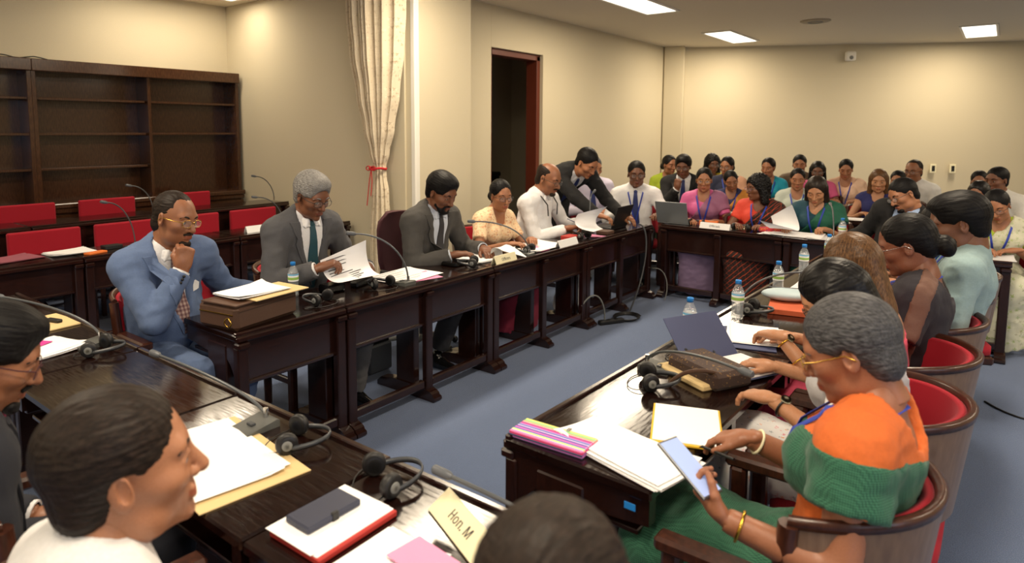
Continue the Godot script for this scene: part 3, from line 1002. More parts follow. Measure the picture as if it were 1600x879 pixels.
# ---- heads and hands, made once for each kind and fineness
var tpl := {}
func head_tpl(fem: bool, cell: float) -> Dictionary:
	var key := "head%s%.4f" % [fem, cell]
	if tpl.has(key): return tpl[key]
	var w := 0.94 if fem else 1.0
	var p := [
		ell(Vector3(0, 0.035, -0.012), Vector3(0.075 * w, 0.085, 0.097), 0.03),
		ell(Vector3(0, -0.028, 0.022), Vector3(0.061 * w, 0.088, 0.066), 0.04),
		cap(Vector3(-0.034, -0.078, 0.02) * Vector3(w, 1, 1), Vector3(0.034, -0.078, 0.02) * Vector3(w, 1, 1), 0.03 * w, 0.03 * w, 0.03),
		cap(Vector3(0, -0.102, 0.074), Vector3(0, -0.094, 0.05), 0.018 * w, 0.024, 0.022),
		cap(Vector3(-0.038, 0.022, 0.074), Vector3(0.038, 0.022, 0.074), 0.013 * w, 0.013 * w, 0.02),
		cap(Vector3(0, -0.066, 0.069), Vector3(0, -0.066, 0.06), 0.023, 0.03, 0.018)]
	for s in [-1.0, 1.0]:
		p.append(ell(Vector3(s * 0.043 * w, -0.024, 0.055), Vector3(0.024, 0.02, 0.026), 0.025))
	for s in [-1.0, 1.0]:
		p.append([Vector3(s * 0.032, -0.001, 0.099), Vector3(s * 0.036, -0.001, 0.097), 0.019, 0.018, 0.014, 1, Basis(), 1.0, 0])
	p.append(cap(Vector3(0, 0.014, 0.083), Vector3(0, -0.034, 0.109), 0.0085, 0.0125 * w, 0.010))
	for s in [-1.0, 1.0]:
		p.append(cap(Vector3(s * 0.012, -0.038, 0.096), Vector3(s * 0.014, -0.037, 0.088), 0.0075, 0.007, 0.007))
		p.append([Vector3(s * 0.0065, -0.0485, 0.101), Vector3(s * 0.0065, -0.044, 0.1), 0.0035, 0.0025, 0.003, 1, Basis(), 1.0, 0])
		# lids
		p.append(cap(Vector3(s * 0.019, -0.004, 0.083), Vector3(s * 0.032, 0.009, 0.0865), 0.0035, 0.0045, 0.006))
		p.append(cap(Vector3(s * 0.032, 0.009, 0.0865), Vector3(s * 0.046, -0.001, 0.078), 0.0045, 0.004, 0.006))
		p.append(cap(Vector3(s * 0.02, -0.009, 0.081), Vector3(s * 0.044, -0.009, 0.077), 0.004, 0.004, 0.008))
		# ear
		var rot := Basis(Vector3.UP, s * 0.45) * Basis(Vector3.RIGHT, -0.15)
		p.append(ell(Vector3(s * 0.078 * w, -0.006, -0.012), Vector3(0.0085, 0.032, 0.019), 0.008, 0, rot))
		p.append(ell(Vector3(s * 0.084 * w, -0.002, -0.008), Vector3(0.005, 0.019, 0.010), 0.004, 1, rot))
	# mouth
	p.append([Vector3(-0.02, -0.0665, 0.0975), Vector3(0.02, -0.0665, 0.0975), 0.002, 0.002, 0.004, 1, Basis(), 1.0, 0])
	p.append(cap(Vector3(-0.016, -0.0625, 0.09), Vector3(0.016, -0.0625, 0.09), 0.0055, 0.0055, 0.006))
	p.append(cap(Vector3(-0.014, -0.0725, 0.0885), Vector3(0.014, -0.0725, 0.0885), 0.0075, 0.0075, 0.006))
	p.append(cap(Vector3(0, -0.05, -0.03), Vector3(0, -0.13, -0.035), 0.05 * w, 0.05 * w, 0.03))
	var g := sdf(p, cell, [[Vector3(0, -1, 0), 0.135]])
	g.erase("data")
	tpl[key] = g
	return g
func lip_tint(p: Vector3, col: Color) -> Color:
	var q := Vector2(p.x / 0.024, (p.y + 0.0675) / 0.0105)
	if p.z > 0.078 and q.length() < 1.0: return col * Color(0.86, 0.56, 0.56)
	return col

func hand_tpl(pose: String, cell: float) -> Dictionary:
	var key := "hand%s%.4f" % [pose, cell]
	if tpl.has(key): return tpl[key]
	var curl: Array = {"flat": [10, 14, 10], "rest": [22, 28, 18], "grip": [48, 46, 24], "fist": [78, 92, 55], "write": [42, 58, 30]}[pose]
	var p := []
	var fr := Basis()
	p.append(flatcap(Vector3(0, 0, -0.02), Vector3(0, 0, 0.03), 0.029, 0.034, 0.02, Basis(Vector3.RIGHT, Vector3(0, 0, 1), Vector3(0, -1, 0)), 0.68))
	var xs := [0.028, 0.0095, -0.0095, -0.027]
	var ls := [0.072, 0.08, 0.075, 0.06]
	for f in 4:
		var b := Vector3(xs[f] * 1.05, 0.0, 0.092 - absf(f - 1.2) * 0.005)
		p.append(cap(Vector3(xs[f] * 0.7, 0.0, 0.02), b, 0.0155, 0.0125, 0.014))
		var ang := 0.0
		var q := b
		var r := 0.0098 if f < 3 else 0.0086
		for j in 3:
			ang += deg_to_rad(curl[j] * (1.0 + 0.12 * (f - 1.0)))
			var l: float = ls[f] * [0.46, 0.31, 0.23][j]
			var e := q + Vector3(xs[f] * 0.10 * (1 if pose == "flat" else 0), -sin(ang), cos(ang)).normalized() * l
			p.append(cap(q, e, r - 0.0008 * j, r - 0.0008 * (j + 1), 0.004))
			q = e
	var th := [Vector3(0.022, -0.006, 0.02), Vector3(0.043, -0.014, 0.05), Vector3(0.054, -0.02, 0.078), Vector3(0.056, -0.026, 0.1)]
	if pose == "grip" or pose == "write": th = [Vector3(0.022, -0.006, 0.02), Vector3(0.04, -0.024, 0.05), Vector3(0.042, -0.042, 0.076), Vector3(0.034, -0.052, 0.096)]
	if pose == "fist": th = [Vector3(0.022, -0.008, 0.02), Vector3(0.04, -0.026, 0.05), Vector3(0.03, -0.046, 0.076), Vector3(0.006, -0.052, 0.082)]
	p.append(cap(th[0], th[1], 0.017, 0.0135, 0.016))
	p.append(cap(th[1], th[2], 0.0125, 0.011, 0.006))
	p.append(cap(th[2], th[3], 0.0108, 0.0092, 0.004))
	var g := sdf(p, cell)
	g.erase("data")
	tpl[key] = g
	return g

# ---- hair in the head's own frame
func hair_prims(style: String) -> Array:
	var p := []
	var t := {"receding": 0.006, "bald": 0.005, "bun": 0.010, "pony": 0.010, "curly": 0.022, "long": 0.014, "bob": 0.015, "crop": 0.013, "short": 0.012, "thick": 0.019, "thin": 0.006}.get(style, 0.012) as float
	p.append(ell(Vector3(0, 0.04, -0.021), Vector3(0.073 + t, 0.082 + t, 0.093 + t), 0.02))
	if style in ["thick"]: p.append(ell(Vector3(0, 0.09, 0.03), Vector3(0.062, 0.038, 0.06), 0.03))
	if style in ["short", "crop", "receding", "thick", "bald", "thin"]:
		p.append(ell(Vector3(0, -0.03, -0.06), Vector3(0.066, 0.06, 0.05), 0.02))
	if style in ["long", "curly", "bob"]:
		var lo: float = {"long": -0.2, "curly": -0.13, "bob": -0.11}[style]
		var fat: float = {"long": 0.03, "curly": 0.04, "bob": 0.03}[style]
		for s in [-1.0, 1.0]:
			p.append(cap(Vector3(s * 0.07, 0.03, -0.01), Vector3(s * 0.082, lo, -0.02), fat * 0.9, fat, 0.03))
		p.append(cap(Vector3(0, 0.0, -0.07), Vector3(0, lo, -0.075), 0.065, 0.055, 0.04))
	if style in ["bun", "pony"]:
		p.append(ell(Vector3(0, -0.02, -0.07), Vector3(0.06, 0.055, 0.045), 0.03))
	# face and ears left free
	var brow := {"receding": 0.1, "bald": 0.1, "thin": 0.08, "thick": 0.068, "short": 0.062, "crop": 0.062, "bun": 0.066, "pony": 0.066, "long": 0.06, "curly": 0.056, "bob": 0.058}.get(style, 0.056) as float
	p.append(ell(Vector3(0, -0.06, 0.085), Vector3(0.068, 0.06 + brow, 0.07), 0.016, 1))
	if style in ["receding", "bald", "thin"]:
		for s in [-1.0, 1.0]: p.append(ell(Vector3(s * 0.05, 0.085, 0.085), Vector3(0.036, 0.05, 0.05), 0.012, 1))
	if style == "bald":
		p.append(ell(Vector3(0, 0.13, 0.03), Vector3(0.068, 0.085, 0.14), 0.015, 1))
	if not style in ["long", "curly", "bob"]:
		for s in [-1.0, 1.0]:
			p.append(ell(Vector3(s * 0.09, -0.03, 0.0), Vector3(0.034, 0.05, 0.032), 0.01, 1))
			p.append(ell(Vector3(s * 0.08, -0.06, 0.045), Vector3(0.05, 0.075, 0.045), 0.01, 1))
	if style in ["bun", "pony", "long"]: p.append(cap(Vector3(0, 0.12, 0.075), Vector3(0, 0.142, -0.01), 0.007, 0.004, 0.006, 1))
	if style == "bun": p.append(ell(Vector3(0, -0.035, -0.13), Vector3(0.05, 0.046, 0.036), 0.012))
	if style == "pony":
		p.append(cap(Vector3(0, -0.01, -0.115), Vector3(0, -0.2, -0.125), 0.026, 0.018, 0.02))
	return p
func beard_prims(full: bool) -> Array:
	var p := [cap(Vector3(-0.026, -0.057, 0.087), Vector3(0, -0.052, 0.097), 0.005, 0.0065, 0.004), cap(Vector3(0.026, -0.057, 0.087), Vector3(0, -0.052, 0.097), 0.005, 0.0065, 0.004)]
	if full:
		for s in [-1.0, 1.0]:
			p.append(cap(Vector3(s * 0.058, -0.03, 0.024), Vector3(s * 0.052, -0.07, 0.032), 0.005, 0.011, 0.01))
			p.append(cap(Vector3(s * 0.052, -0.07, 0.032), Vector3(s * 0.026, -0.1, 0.064), 0.012, 0.017, 0.015))
			p.append(cap(Vector3(s * 0.026, -0.057, 0.086), Vector3(s * 0.026, -0.085, 0.074), 0.006, 0.011, 0.006))
	p.append(cap(Vector3(-0.014, -0.104, 0.077), Vector3(0.014, -0.104, 0.077), 0.0175, 0.0175, 0.01))
	return p

func glasses(root: Node3D, hx: Transform3D, frame: Material, round_ := false) -> void:
	var mb := MB.new()
	mb.xf = hx
	for s in [-1.0, 1.0]:
		var ring := []
		for k in 17:
			var a := TAU * k / 16
			var x := cos(a) * 0.025; var y := sin(a) * (0.022 if round_ else 0.0165)
			if not round_:
				x = signf(cos(a)) * pow(absf(cos(a)), 0.6) * 0.0265; y = signf(sin(a)) * pow(absf(sin(a)), 0.7) * 0.017
			ring.append(Vector3(s * 0.033 + x, -0.004 + y, 0.104 - absf(s * 0.033 + x) * 0.12))
		mb.tube(ring, 0.0013, 5, false)
		mb.tube([Vector3(s * 0.059, 0.002, 0.096), Vector3(s * 0.079, 0.004, 0.06), Vector3(s * 0.083, 0.006, -0.005), Vector3(s * 0.08, -0.012, -0.025)], 0.0018, 5)
	mb.tube([Vector3(-0.008, 0.0, 0.104), Vector3(0, 0.004, 0.107), Vector3(0.008, 0.0, 0.104)], 0.0018, 5)
	var o := obj("glasses", mb, frame, root)
	var ln := MB.new()
	ln.xf = hx
	for s in [-1.0, 1.0]:
		for k in 16:
			var a := TAU * k / 16; var b := TAU * (k + 1) / 16
			ln.tri(Vector3(s * 0.033, -0.004, 0.1), Vector3(s * 0.033 + cos(a) * 0.025, -0.004 + sin(a) * 0.017, 0.1), Vector3(s * 0.033 + cos(b) * 0.025, -0.004 + sin(b) * 0.017, 0.1))
	obj("lens", ln, M.glass, o)

func ik(a: Vector3, c: Vector3, l1: float, l2: float, pole: Vector3) -> Vector3:
	var d := c - a
	var L := clampf(d.length(), absf(l1 - l2) + 0.01, l1 + l2 - 0.002)
	var dir := d.normalized()
	var x := (l1 * l1 - l2 * l2 + L * L) / (2 * L)
	var h := sqrt(maxf(l1 * l1 - x * x, 0.0))
	var o := (pole - dir * pole.dot(dir)).normalized()
	return a + dir * x + o * h

# a patch laid on the front of a garment: rows of [y, x_left, x_right] in the torso frame
func front_patch(g: Dictionary, tf: Transform3D, rows: Array, lift: float, cols := 5) -> MB:
	var out := []
	var dir := tf.basis * Vector3(0, 0, -1)
	for r in rows:
		var row := []
		var seen := Vector3.INF
		for k in cols:
			var x := lerpf(r[1], r[2], float(k) / (cols - 1))
			var start := tf * Vector3(x, r[0], 0.45)
			var h := hit(g, start, dir, 0.6)
			if h == Vector3.INF: h = seen if seen != Vector3.INF else tf * Vector3(x, r[0], 0.06)
			seen = h
			row.append(h - dir * lift)
		out.append(row)
	# keep it taut: no row jumps
	var mb := MB.new()
	mb.grid(out)
	var back := []
	for row in out:
		var b := []
		for p in row: b.append((p as Vector3) + dir * lift * 0.8)
		b.reverse()
		back.append(b)
	mb.grid(back)
	var n: int = out.size() - 1
	for k in cols - 1:
		mb.quad(out[0][k], back[0][cols - 1 - k], back[0][cols - 2 - k], out[0][k + 1])
		mb.quad(out[n][k], out[n][k + 1], back[n][cols - 2 - k], back[n][cols - 1 - k])
	for r in n:
		mb.quad(out[r][0], out[r + 1][0], back[r + 1][cols - 1], back[r][cols - 1])
		mb.quad(out[r][cols - 1], back[r][0], back[r + 1][0], out[r + 1][cols - 1])
	return mb

func torso_prims(J: Dictionary, o: float, neck: bool) -> Array:
	var s: float = J.s
	var T: Basis = J.T
	var f: bool = J.f
	var hip: Vector3 = J.hip
	var nb: Vector3 = J.nb
	var b: float = J.belly
	var up := nb - hip
	var mid: Vector3 = hip + up * 0.45 - T.z * 0.012 * s
	var ch: Vector3 = hip + up * 0.74 - T.z * 0.02 * s
	var w := 0.9 if f else 1.0
	var p := [
		flatcap(hip - T.x * 0.055 * s, hip + T.x * 0.055 * s, 0.118 * s + o, 0.118 * s + o, 0.06, T, 0.95),
		flatcap(hip, mid, (0.15 * w + b * 0.3) * s + o, (0.138 * w + b * 0.3) * s + o, 0.05, T, 0.78),
		flatcap(mid, ch, 0.138 * w * s + o, 0.158 * w * s + o, 0.06, T, 0.72)]
	if b > 0: p.append(ell(hip + up * 0.3 + T.z * (0.04 + b * 0.4) * s, Vector3(0.13, 0.13, 0.1 + b * 0.4) * s + Vector3(o, o, o), 0.06, 0, T))
	if f:
		for q in [-1.0, 1.0]:
			p.append(ell(hip + up * 0.66 + T.x * q * 0.07 * s + T.z * 0.075 * s, Vector3(0.07, 0.075, 0.065) * s + Vector3(o, o, o), 0.035, 0, T))
	var shL: Vector3 = J.shL
	var shR: Vector3 = J.shR
	p.append(cap(shL, shR, 0.058 * w * s + o, 0.058 * w * s + o, 0.06 * s))
	for q in [shL, shR]:
		p.append(cap(nb + T.y * 0.02 * s - T.z * 0.01 * s, (q as Vector3).lerp(nb, 0.22) + T.y * 0.012 * s, 0.042 * w * s + o * 0.8, 0.045 * w * s + o, 0.05 * s))
	if neck:
		p.append(cap(nb - T.y * 0.03 * s, J.sk, (0.06 if not f else 0.05) * s, (0.056 if not f else 0.046) * s, 0.035))
	return p
func arm_prims(J: Dictionary, side: String, o: float, upto: float) -> Array:
	var s: float = J.s
	var w := 0.88 if J.f else 1.0
	w *= J.get("armw", 1.0)
	var a: Vector3 = J["sh" + side]
	var e: Vector3 = J["el" + side]
	var h: Vector3 = J["wr" + side]
	if upto <= 1.0:
		return [cap(a, a.lerp(e, upto), 0.054 * w * s + o, lerpf(0.054, 0.043, upto) * w * s + o * 1.2, 0.04, 0, 1)]
	var q := e.lerp(h, upto - 1.0)
	return [cap(a, e, 0.054 * w * s + o, 0.043 * w * s + o, 0.04), cap(e, q, 0.043 * w * s + o, lerpf(0.043, 0.029, upto - 1.0) * w * s + o, 0.02, 0, 1)]
func leg_prims(J: Dictionary, o: float, ankle: float) -> Array:
	var s: float = J.s
	var p := []
	for q in ["L", "R"]:
		var h: Vector3 = J["hj" + q]
		var k: Vector3 = J["kn" + q]
		var a: Vector3 = J["an" + q]
		p.append(cap(h, k, 0.082 * s + o, 0.06 * s + o, 0.05))
		p.append(cap(k, k.lerp(a, ankle), 0.06 * s + o, lerpf(0.058, 0.038, ankle) * s + o * 1.3, 0.03, 0, 1))
	return p

func person(d: Dictionary) -> Dictionary:
	var s: float = d.get("s", 1.0)
	var fem: bool = d.get("f", false)
	var yaw := deg_to_rad(d.yaw)
	var fw := Vector3(sin(yaw), 0, cos(yaw))
	var head: Vector3 = d.h
	var fwd: float = d.get("fwd", 0.08)
	var left := Vector3(cos(yaw), 0, -sin(yaw))
	var base: Vector3 = head - fw * fwd - left * d.get("side", 0.0)
	base.y = 0
	var root := thing("person", d.label, "person", base, yaw, d.get("group", ""))
	var inv := root.transform.affine_inverse()
	var ib := inv.basis
	var cell: float = d.get("cell", 0.016)
	var hcell: float = d.get("hcell", 0.005)
	# joints
	var hip := Vector3(0, d.get("hipy", 0.54), 0)
	var hd := inv * head
	var HB := Basis.from_euler(Vector3(deg_to_rad(d.get("hp", 10.0)), deg_to_rad(d.get("hy", 0.0)), deg_to_rad(d.get("hr", 0.0))))
	var HS: float = s * d.get("hs", 1.0)
	var hx := Transform3D(HB.scaled(Vector3.ONE * HS), hd)
	var sk := hx * Vector3(0, -0.075, -0.035)
	var nb := sk + (hip - sk).normalized() * 0.075 * s + HB.z * -0.01
	var ty := (nb - hip).normalized()
	var tx := Basis(ty, deg_to_rad(d.get("twist", 0.0))) * Vector3.RIGHT
	tx = (tx - ty * tx.dot(ty)).normalized()
	var T := Basis(tx, ty, tx.cross(ty))
	var sw: float = (0.158 if fem else 0.178) * s * d.get("wide", 1.0)
	var J := {"s": s, "f": fem, "T": T, "hip": hip, "nb": nb, "sk": sk, "belly": d.get("belly", 0.0), "armw": d.get("armw", 1.0)}
	J.shL = nb - ty * 0.062 * s + tx * sw; J.shR = nb - ty * 0.062 * s - tx * sw
	var tf := Transform3D(T, nb)
	for q in ["L", "R"]:
		var sg := 1.0 if q == "L" else -1.0
		var hn: Dictionary = d.get(q, {})
		var w: Vector3 = inv * (hn.w as Vector3) if hn.has("w") else Vector3(sg * 0.14, 0.79, nb.z + 0.30)
		var pole: Vector3 = ib * (hn.pole as Vector3) if hn.has("pole") else Vector3(sg * 0.55, -0.7, -0.35)
		var a: Vector3 = J["sh" + q]
		var reach := 0.54 * s
		if (w - a).length() > reach: w = a + (w - a).normalized() * reach
		J["wr" + q] = w
		J["el" + q] = ik(a, w, 0.285 * s, 0.255 * s, pole)
		var dir: Vector3 = ib * (hn.dir as Vector3) if hn.has("dir") else (w - (J["el" + q] as Vector3)) * Vector3(1, 0.35, 1)
		dir = dir.normalized()
		var pn: Vector3 = ib * (hn.palm as Vector3) if hn.has("palm") else Vector3(0, -1, 0)
		var yy := -(pn - dir * pn.dot(dir)).normalized()
		J["hb" + q] = Basis(yy.cross(dir), yy, dir)
		J["pose" + q] = hn.get("pose", "rest")
		J["hj" + q] = hip + Vector3(sg * 0.09 * s, -0.01, 0.03)
		if d.get("stand", false):
			J["kn" + q] = Vector3(sg * 0.1, 0.5, 0.03); J["an" + q] = Vector3(sg * 0.11, 0.08, -0.02 + sg * 0.08)
		else:
			var ft: Vector3 = d.get("foot" + q, Vector3(sg * 0.12, 0.085, 0.40))
			J["kn" + q] = Vector3(lerpf(sg * 0.09, ft.x, 0.8), 0.515, 0.43 * s); J["an" + q] = ft
	var skin: Color = (d.get("skin", rgb(140, 92, 66)) as Color).srgb_to_linear()
	# --- body: torso, arms, hands, neck, head in one mesh
	var mb := MB.new()
	var bp := torso_prims(J, -0.004, true)
	bp.append_array(arm_prims(J, "L", -0.001, 2.0)); bp.append_array(arm_prims(J, "R", -0.001, 2.0))
	var legs: bool = d.get("legs", false)
	if legs: bp.append_array(leg_prims(J, -0.004, 1.0))
	add_net(mb, sdf(bp, cell), Transform3D(), skin)
	add_net(mb, head_tpl(fem, hcell), hx, skin, 0.0, 1.0, false, true)
	# eyes
	var look: float = d.get("lid", 0.35)
	for sg in [-1.0, 1.0]:
		var c := Vector3(sg * 0.032, -0.001, 0.0755)
		var rr := 0.0118
		var rows := []
		var b0 := mb.v.size()
		mb.xf = hx
		mb.ball(c, Vector3(rr, rr, rr), 14, 12)
		mb.xf = Transform3D()
		for k in range(b0, mb.v.size()):
			var lp := (hx.affine_inverse() * mb.v[k] - c) / rr
			var el := asin(clampf(lp.y, -1, 1))
			if el > look or el < -0.55: mb.c[k] = skin
			elif Vector2(lp.x, lp.y + 0.15).length() < 0.48: mb.c[k] = Color(0.012, 0.008, 0.006)
			else: mb.c[k] = Color(0.55, 0.52, 0.48)
	for q in ["L", "R"]:
		var hb: Basis = J["hb" + q]
		var m := Basis.from_scale(Vector3(-1 if q == "L" else 1, 1, 1) * s * (0.92 if fem else 1.0))
		add_net(mb, hand_tpl(J["pose" + q], clampf(hcell, 0.0035, 0.007)), Transform3D(hb * m, J["wr" + q]), skin, 0.0, 1.0, q == "L")
	obj("body", mb, M.skin, root)
	# --- hair
	var hstyle: String = d.get("hair", "short")
	var hm: Material = M[d.get("hairm", "hair_black") + ("_long" if hstyle in ["long", "bob", "curly"] else "")]
	var hg := MB.new()
	add_hair(hg, sdf(hair_prims(hstyle), hcell * (1.0 if hcell < 0.005 else 1.15)), hx, 0.006 if hstyle == "curly" else 0.0022, hstyle == "curly")
	hg.xf = hx
	for sg in [-1.0, 1.0]:   # brows
		hg.tube([Vector3(sg * 0.013, 0.0185, 0.0895), Vector3(sg * 0.022, 0.0235, 0.09), Vector3(sg * 0.036, 0.027, 0.0875), Vector3(sg * 0.047, 0.024, 0.081), Vector3(sg * 0.056, 0.0165, 0.072)], [0.0035, 0.0045, 0.0042, 0.0036, 0.0015] if not fem else [0.0022, 0.003, 0.003, 0.0026, 0.001], 6)
	hg.xf = Transform3D()
	obj("hair", hg, hm, root)
	if d.get("beard", 0) > 0:
		var bg := MB.new()
		add_net(bg, sdf(beard_prims(d.beard == 2), minf(hcell, 0.005)), hx, Color.WHITE, 0.001, 80.0)
		obj("beard", bg, hm, root)
	if d.has("glasses"): glasses(root, hx, M[d.glasses], d.get("round", false))
	# --- clothes
	var cl: Dictionary = d.get("cl", {})
	var wear: String = d.wear
	var fold: float = d.get("fold", 0.004) * 0.75
	var outer := {}
	var over := {}
	var fine := minf(cell, 0.012)
	if wear == "suit" or wear == "shirt":
		var sp := torso_prims(J, 0.007, false)
		if wear == "shirt":
			var sl: float = d.get("sleeve", 1.96)
			sp.append_array(arm_prims(J, "L", 0.011, sl)); sp.append_array(arm_prims(J, "R", 0.011, sl))
		# collar: a band round the neck and two points
		var kp0 := []
		var prev := Vector3.INF
		var prev2 := Vector3.INF
		var cc := nb.lerp(sk, 0.42)
		for k in 15:
			var a := lerpf(0.3, TAU - 0.3, k / 14.0)
			var drop := 0.03 * s * (cos(a) * 0.5 + 0.5)
			var pt := cc + tx * sin(a) * 0.064 * s + T.z * (cos(a) * 0.062 * s + 0.004) - ty * drop
			var pt2 := cc + tx * sin(a) * 0.08 * s + T.z * (cos(a) * 0.078 * s + 0.006) - ty * (drop + 0.03 * s)
			if prev != Vector3.INF:
				kp0.append(cap(prev, pt, 0.009 * s, 0.009 * s, 0.012)); kp0.append(cap(prev2, pt2, 0.0075 * s, 0.0075 * s, 0.014))
				kp0.append(cap((prev + prev2) / 2, (pt + pt2) / 2, 0.009 * s, 0.009 * s, 0.012))
			prev = pt; prev2 = pt2
		for sg in [-1.0, 1.0]:
			kp0.append(cap(cc + tx * sg * 0.026 * s + T.z * 0.066 * s - ty * 0.03 * s, cc + tx * sg * 0.05 * s + T.z * 0.082 * s - ty * 0.068 * s, 0.009 * s, 0.0045 * s, 0.012))
		var km0 := MB.new()
		add_net(km0, sdf(kp0, minf(fine, 0.008)), Transform3D(), Color.WHITE)
		obj("collar", km0, cl.shirt, root)
		var sg_ := sdf(sp, fine)
		outer = sg_
		var sm := MB.new()
		add_net(sm, sg_, Transform3D(), Color.WHITE, fold * (0.2 if wear == "suit" else 1.0), 10.0)
		obj("shirt", sm, cl.shirt, root)
		if cl.has("tie"):
			var rows := []
			for k in 15:
				var y := lerpf(-0.012, -0.40, k / 14.0) * s
				var hw := (0.017 if k < 2 else lerpf(0.017, 0.042, clampf((k - 1) / 10.0, 0, 1))) * s
				rows.append([y, -hw, hw])
			rows.reverse()
			obj("tie", front_patch(sg_, tf, rows, 0.009, 5), cl.tie, root)
			var kn := MB.new()
			var kp := hit(sg_, tf * Vector3(0, -0.022 * s, 0.4), tf.basis * Vector3(0, 0, -1))
			if kp != Vector3.INF:
				kn.ball(kp, Vector3(0.019, 0.02, 0.012) * s, 10, 6)
				obj("tie_knot", kn, cl.tie, root)
		if wear == "suit":
			var jp := torso_prims(J, 0.019, false)
			jp.append_array(arm_prims(J, "L", 0.019, 1.93)); jp.append_array(arm_prims(J, "R", 0.019, 1.93))
			prev = Vector3.INF
			for k in 9:
				var a := lerpf(1.25, TAU - 1.25, k / 8.0)
				var pt := nb + ty * 0.022 * s + tx * sin(a) * 0.078 * s + T.z * (cos(a) * 0.07 * s)
				if prev != Vector3.INF: jp.append(cap(prev, pt, 0.019 * s, 0.019 * s, 0.012))
				prev = pt
			var yb := -0.36 * s
			var f0 := hit(sg_, tf * Vector3(0, yb, 0.45), tf.basis * Vector3(0, 0, -1))
			var f1 := hit(sg_, tf * Vector3(0, -0.09 * s, 0.45), tf.basis * Vector3(0, 0, -1))
			if f0 == Vector3.INF: f0 = tf * Vector3(0, yb, 0.12)
			if f1 == Vector3.INF: f1 = tf * Vector3(0, -0.09, 0.1)
			var f2 := tf * Vector3(0, 0.035 * s, 0.06 * s)
			jp.append([f0, f1, 0.014, 0.07 * s, 0.004, 1, Basis(), 1.0, 0])
			jp.append([f1, f2, 0.07 * s, 0.082 * s, 0.004, 1, Basis(), 1.0, 0])
			var jg := sdf(jp, fine)
			outer = jg
			var jm := MB.new()
			add_net(jm, jg, Transform3D(), Color.WHITE, fold * 1.2, 10.0)
			var jo := obj("jacket", jm, cl.jacket, root)
			for sg in [-1.0, 1.0]:
				var rows := []
				for k in 13:
					var u := k / 12.0
					var y := lerpf(yb, 0.0, u)
					var inn := (0.008 + 0.074 * u) * s
					var out := inn + (0.012 + 0.06 * u * (1.0 if u < 0.72 else (0.62 if u < 0.8 else 0.8))) * s
					rows.append([y, sg * inn, sg * out] if sg > 0 else [y, sg * out, sg * inn])
				obj("lapel", front_patch(jg, tf, rows, 0.009, 4), cl.jacket, jo)
			if d.has("square"):
				obj("pocket_square", front_patch(jg, tf, [[-0.2 * s, 0.075 * s, 0.115 * s], [-0.175 * s, 0.08 * s, 0.125 * s], [-0.155 * s, 0.09 * s, 0.1 * s]], 0.012, 3), cl.shirt, jo)
			for k in 3:
				var e: Vector3 = J["elR"]; var w: Vector3 = J["wrR"]
				if d.get("buttons", false):
					var bt := MB.new()
					var ax := (w - e).normalized()
					var sd := ax.cross(Vector3(0, 1, 0)).normalized()
					var bp2 := e.lerp(w, 0.76 + 0.06 * k)
					var bh := hit(jg, bp2 + sd * 0.12, -sd, 0.2)
					if bh != Vector3.INF:
						bt.ball(bh + sd * 0.004, Vector3(0.008, 0.008, 0.008), 8, 5)
						obj("cuff_button", bt, M.black, jo)
			# shirt cuffs
			for q in ["L", "R"]:
				var cf := MB.new()
				var e: Vector3 = J["el" + q]; var w: Vector3 = J["wr" + q]
				cf.tube([e.lerp(w, 0.88), e.lerp(w, 0.965)], 0.039 * s, 14, false)
				cf.tube([e.lerp(w, 0.965), e.lerp(w, 0.9651)], [0.039 * s, 0.033 * s], 14, false)
				obj("shirt_cuff", cf, cl.shirt, root)
		var lp := leg_prims(J, 0.014, d.get("hem", 0.97))
		lp.append(flatcap(hip - T.x * 0.055 * s, hip + T.x * 0.055 * s, 0.126 * s, 0.126 * s, 0.06, T, 0.95))
		var lm := MB.new()
		add_net(lm, sdf(lp, maxf(cell, 0.014)), Transform3D(), Color.WHITE, fold * 1.2, 14.0)
		obj("trousers", lm, cl.get("trousers", cl.get("jacket", M.black)), root)
		if d.get("shoes", true):
			for q in ["L", "R"]:
				var a: Vector3 = J["an" + q]
				var sh := sdf([cap(a + Vector3(0, -0.04, -0.03), a + Vector3(0, -0.045, 0.05), 0.042, 0.04, 0.02), cap(a + Vector3(0, -0.045, 0.05), a + Vector3(0, -0.056, 0.15), 0.04, 0.028, 0.02), cap(a, a + Vector3(0, -0.04, 0), 0.045, 0.045, 0.02)], 0.011, [[Vector3(0, -1, 0), -(a.y - 0.084)]])
				var so := MB.new()
				add_net(so, sh, Transform3D(), Color.WHITE)
				obj("shoe", so, M.black_gloss if not cl.has("shoe") else cl.shoe, root)
	else:
		# blouse
		var bs := torso_prims(J, 0.008, false)
		var sl: float = d.get("sleeve", 0.5)
		if sl > 0:
			bs.append_array(arm_prims(J, "L", 0.012, sl)); bs.append_array(arm_prims(J, "R", 0.012, sl))
		var neckf := tf * Vector3(0, 0.0, 0.075 * s)
		bs.append([neckf + ty * 0.05, neckf - ty * 0.035 * s, 0.085 * s, d.get("neckr", 0.055) * s, 0.006, 1, Basis(), 1.0, 0])
		bs.append([tf * Vector3(0, 0.05, -0.06 * s), tf * Vector3(0, -0.03 * s, -0.09 * s), 0.085 * s, d.get("backr", 0.05) * s, 0.006, 1, Basis(), 1.0, 0])
		var bg := sdf(bs, fine)
		outer = bg
		var bm := MB.new()
		add_net(bm, bg, Transform3D(), Color.WHITE, fold * 0.7)
		obj("blouse", bm, cl.blouse, root)
		# skirt, or the lower drape
		var kp := [flatcap(hip - T.x * 0.06 * s, hip + T.x * 0.06 * s, 0.14 * s, 0.14 * s, 0.06, T, 0.95)]
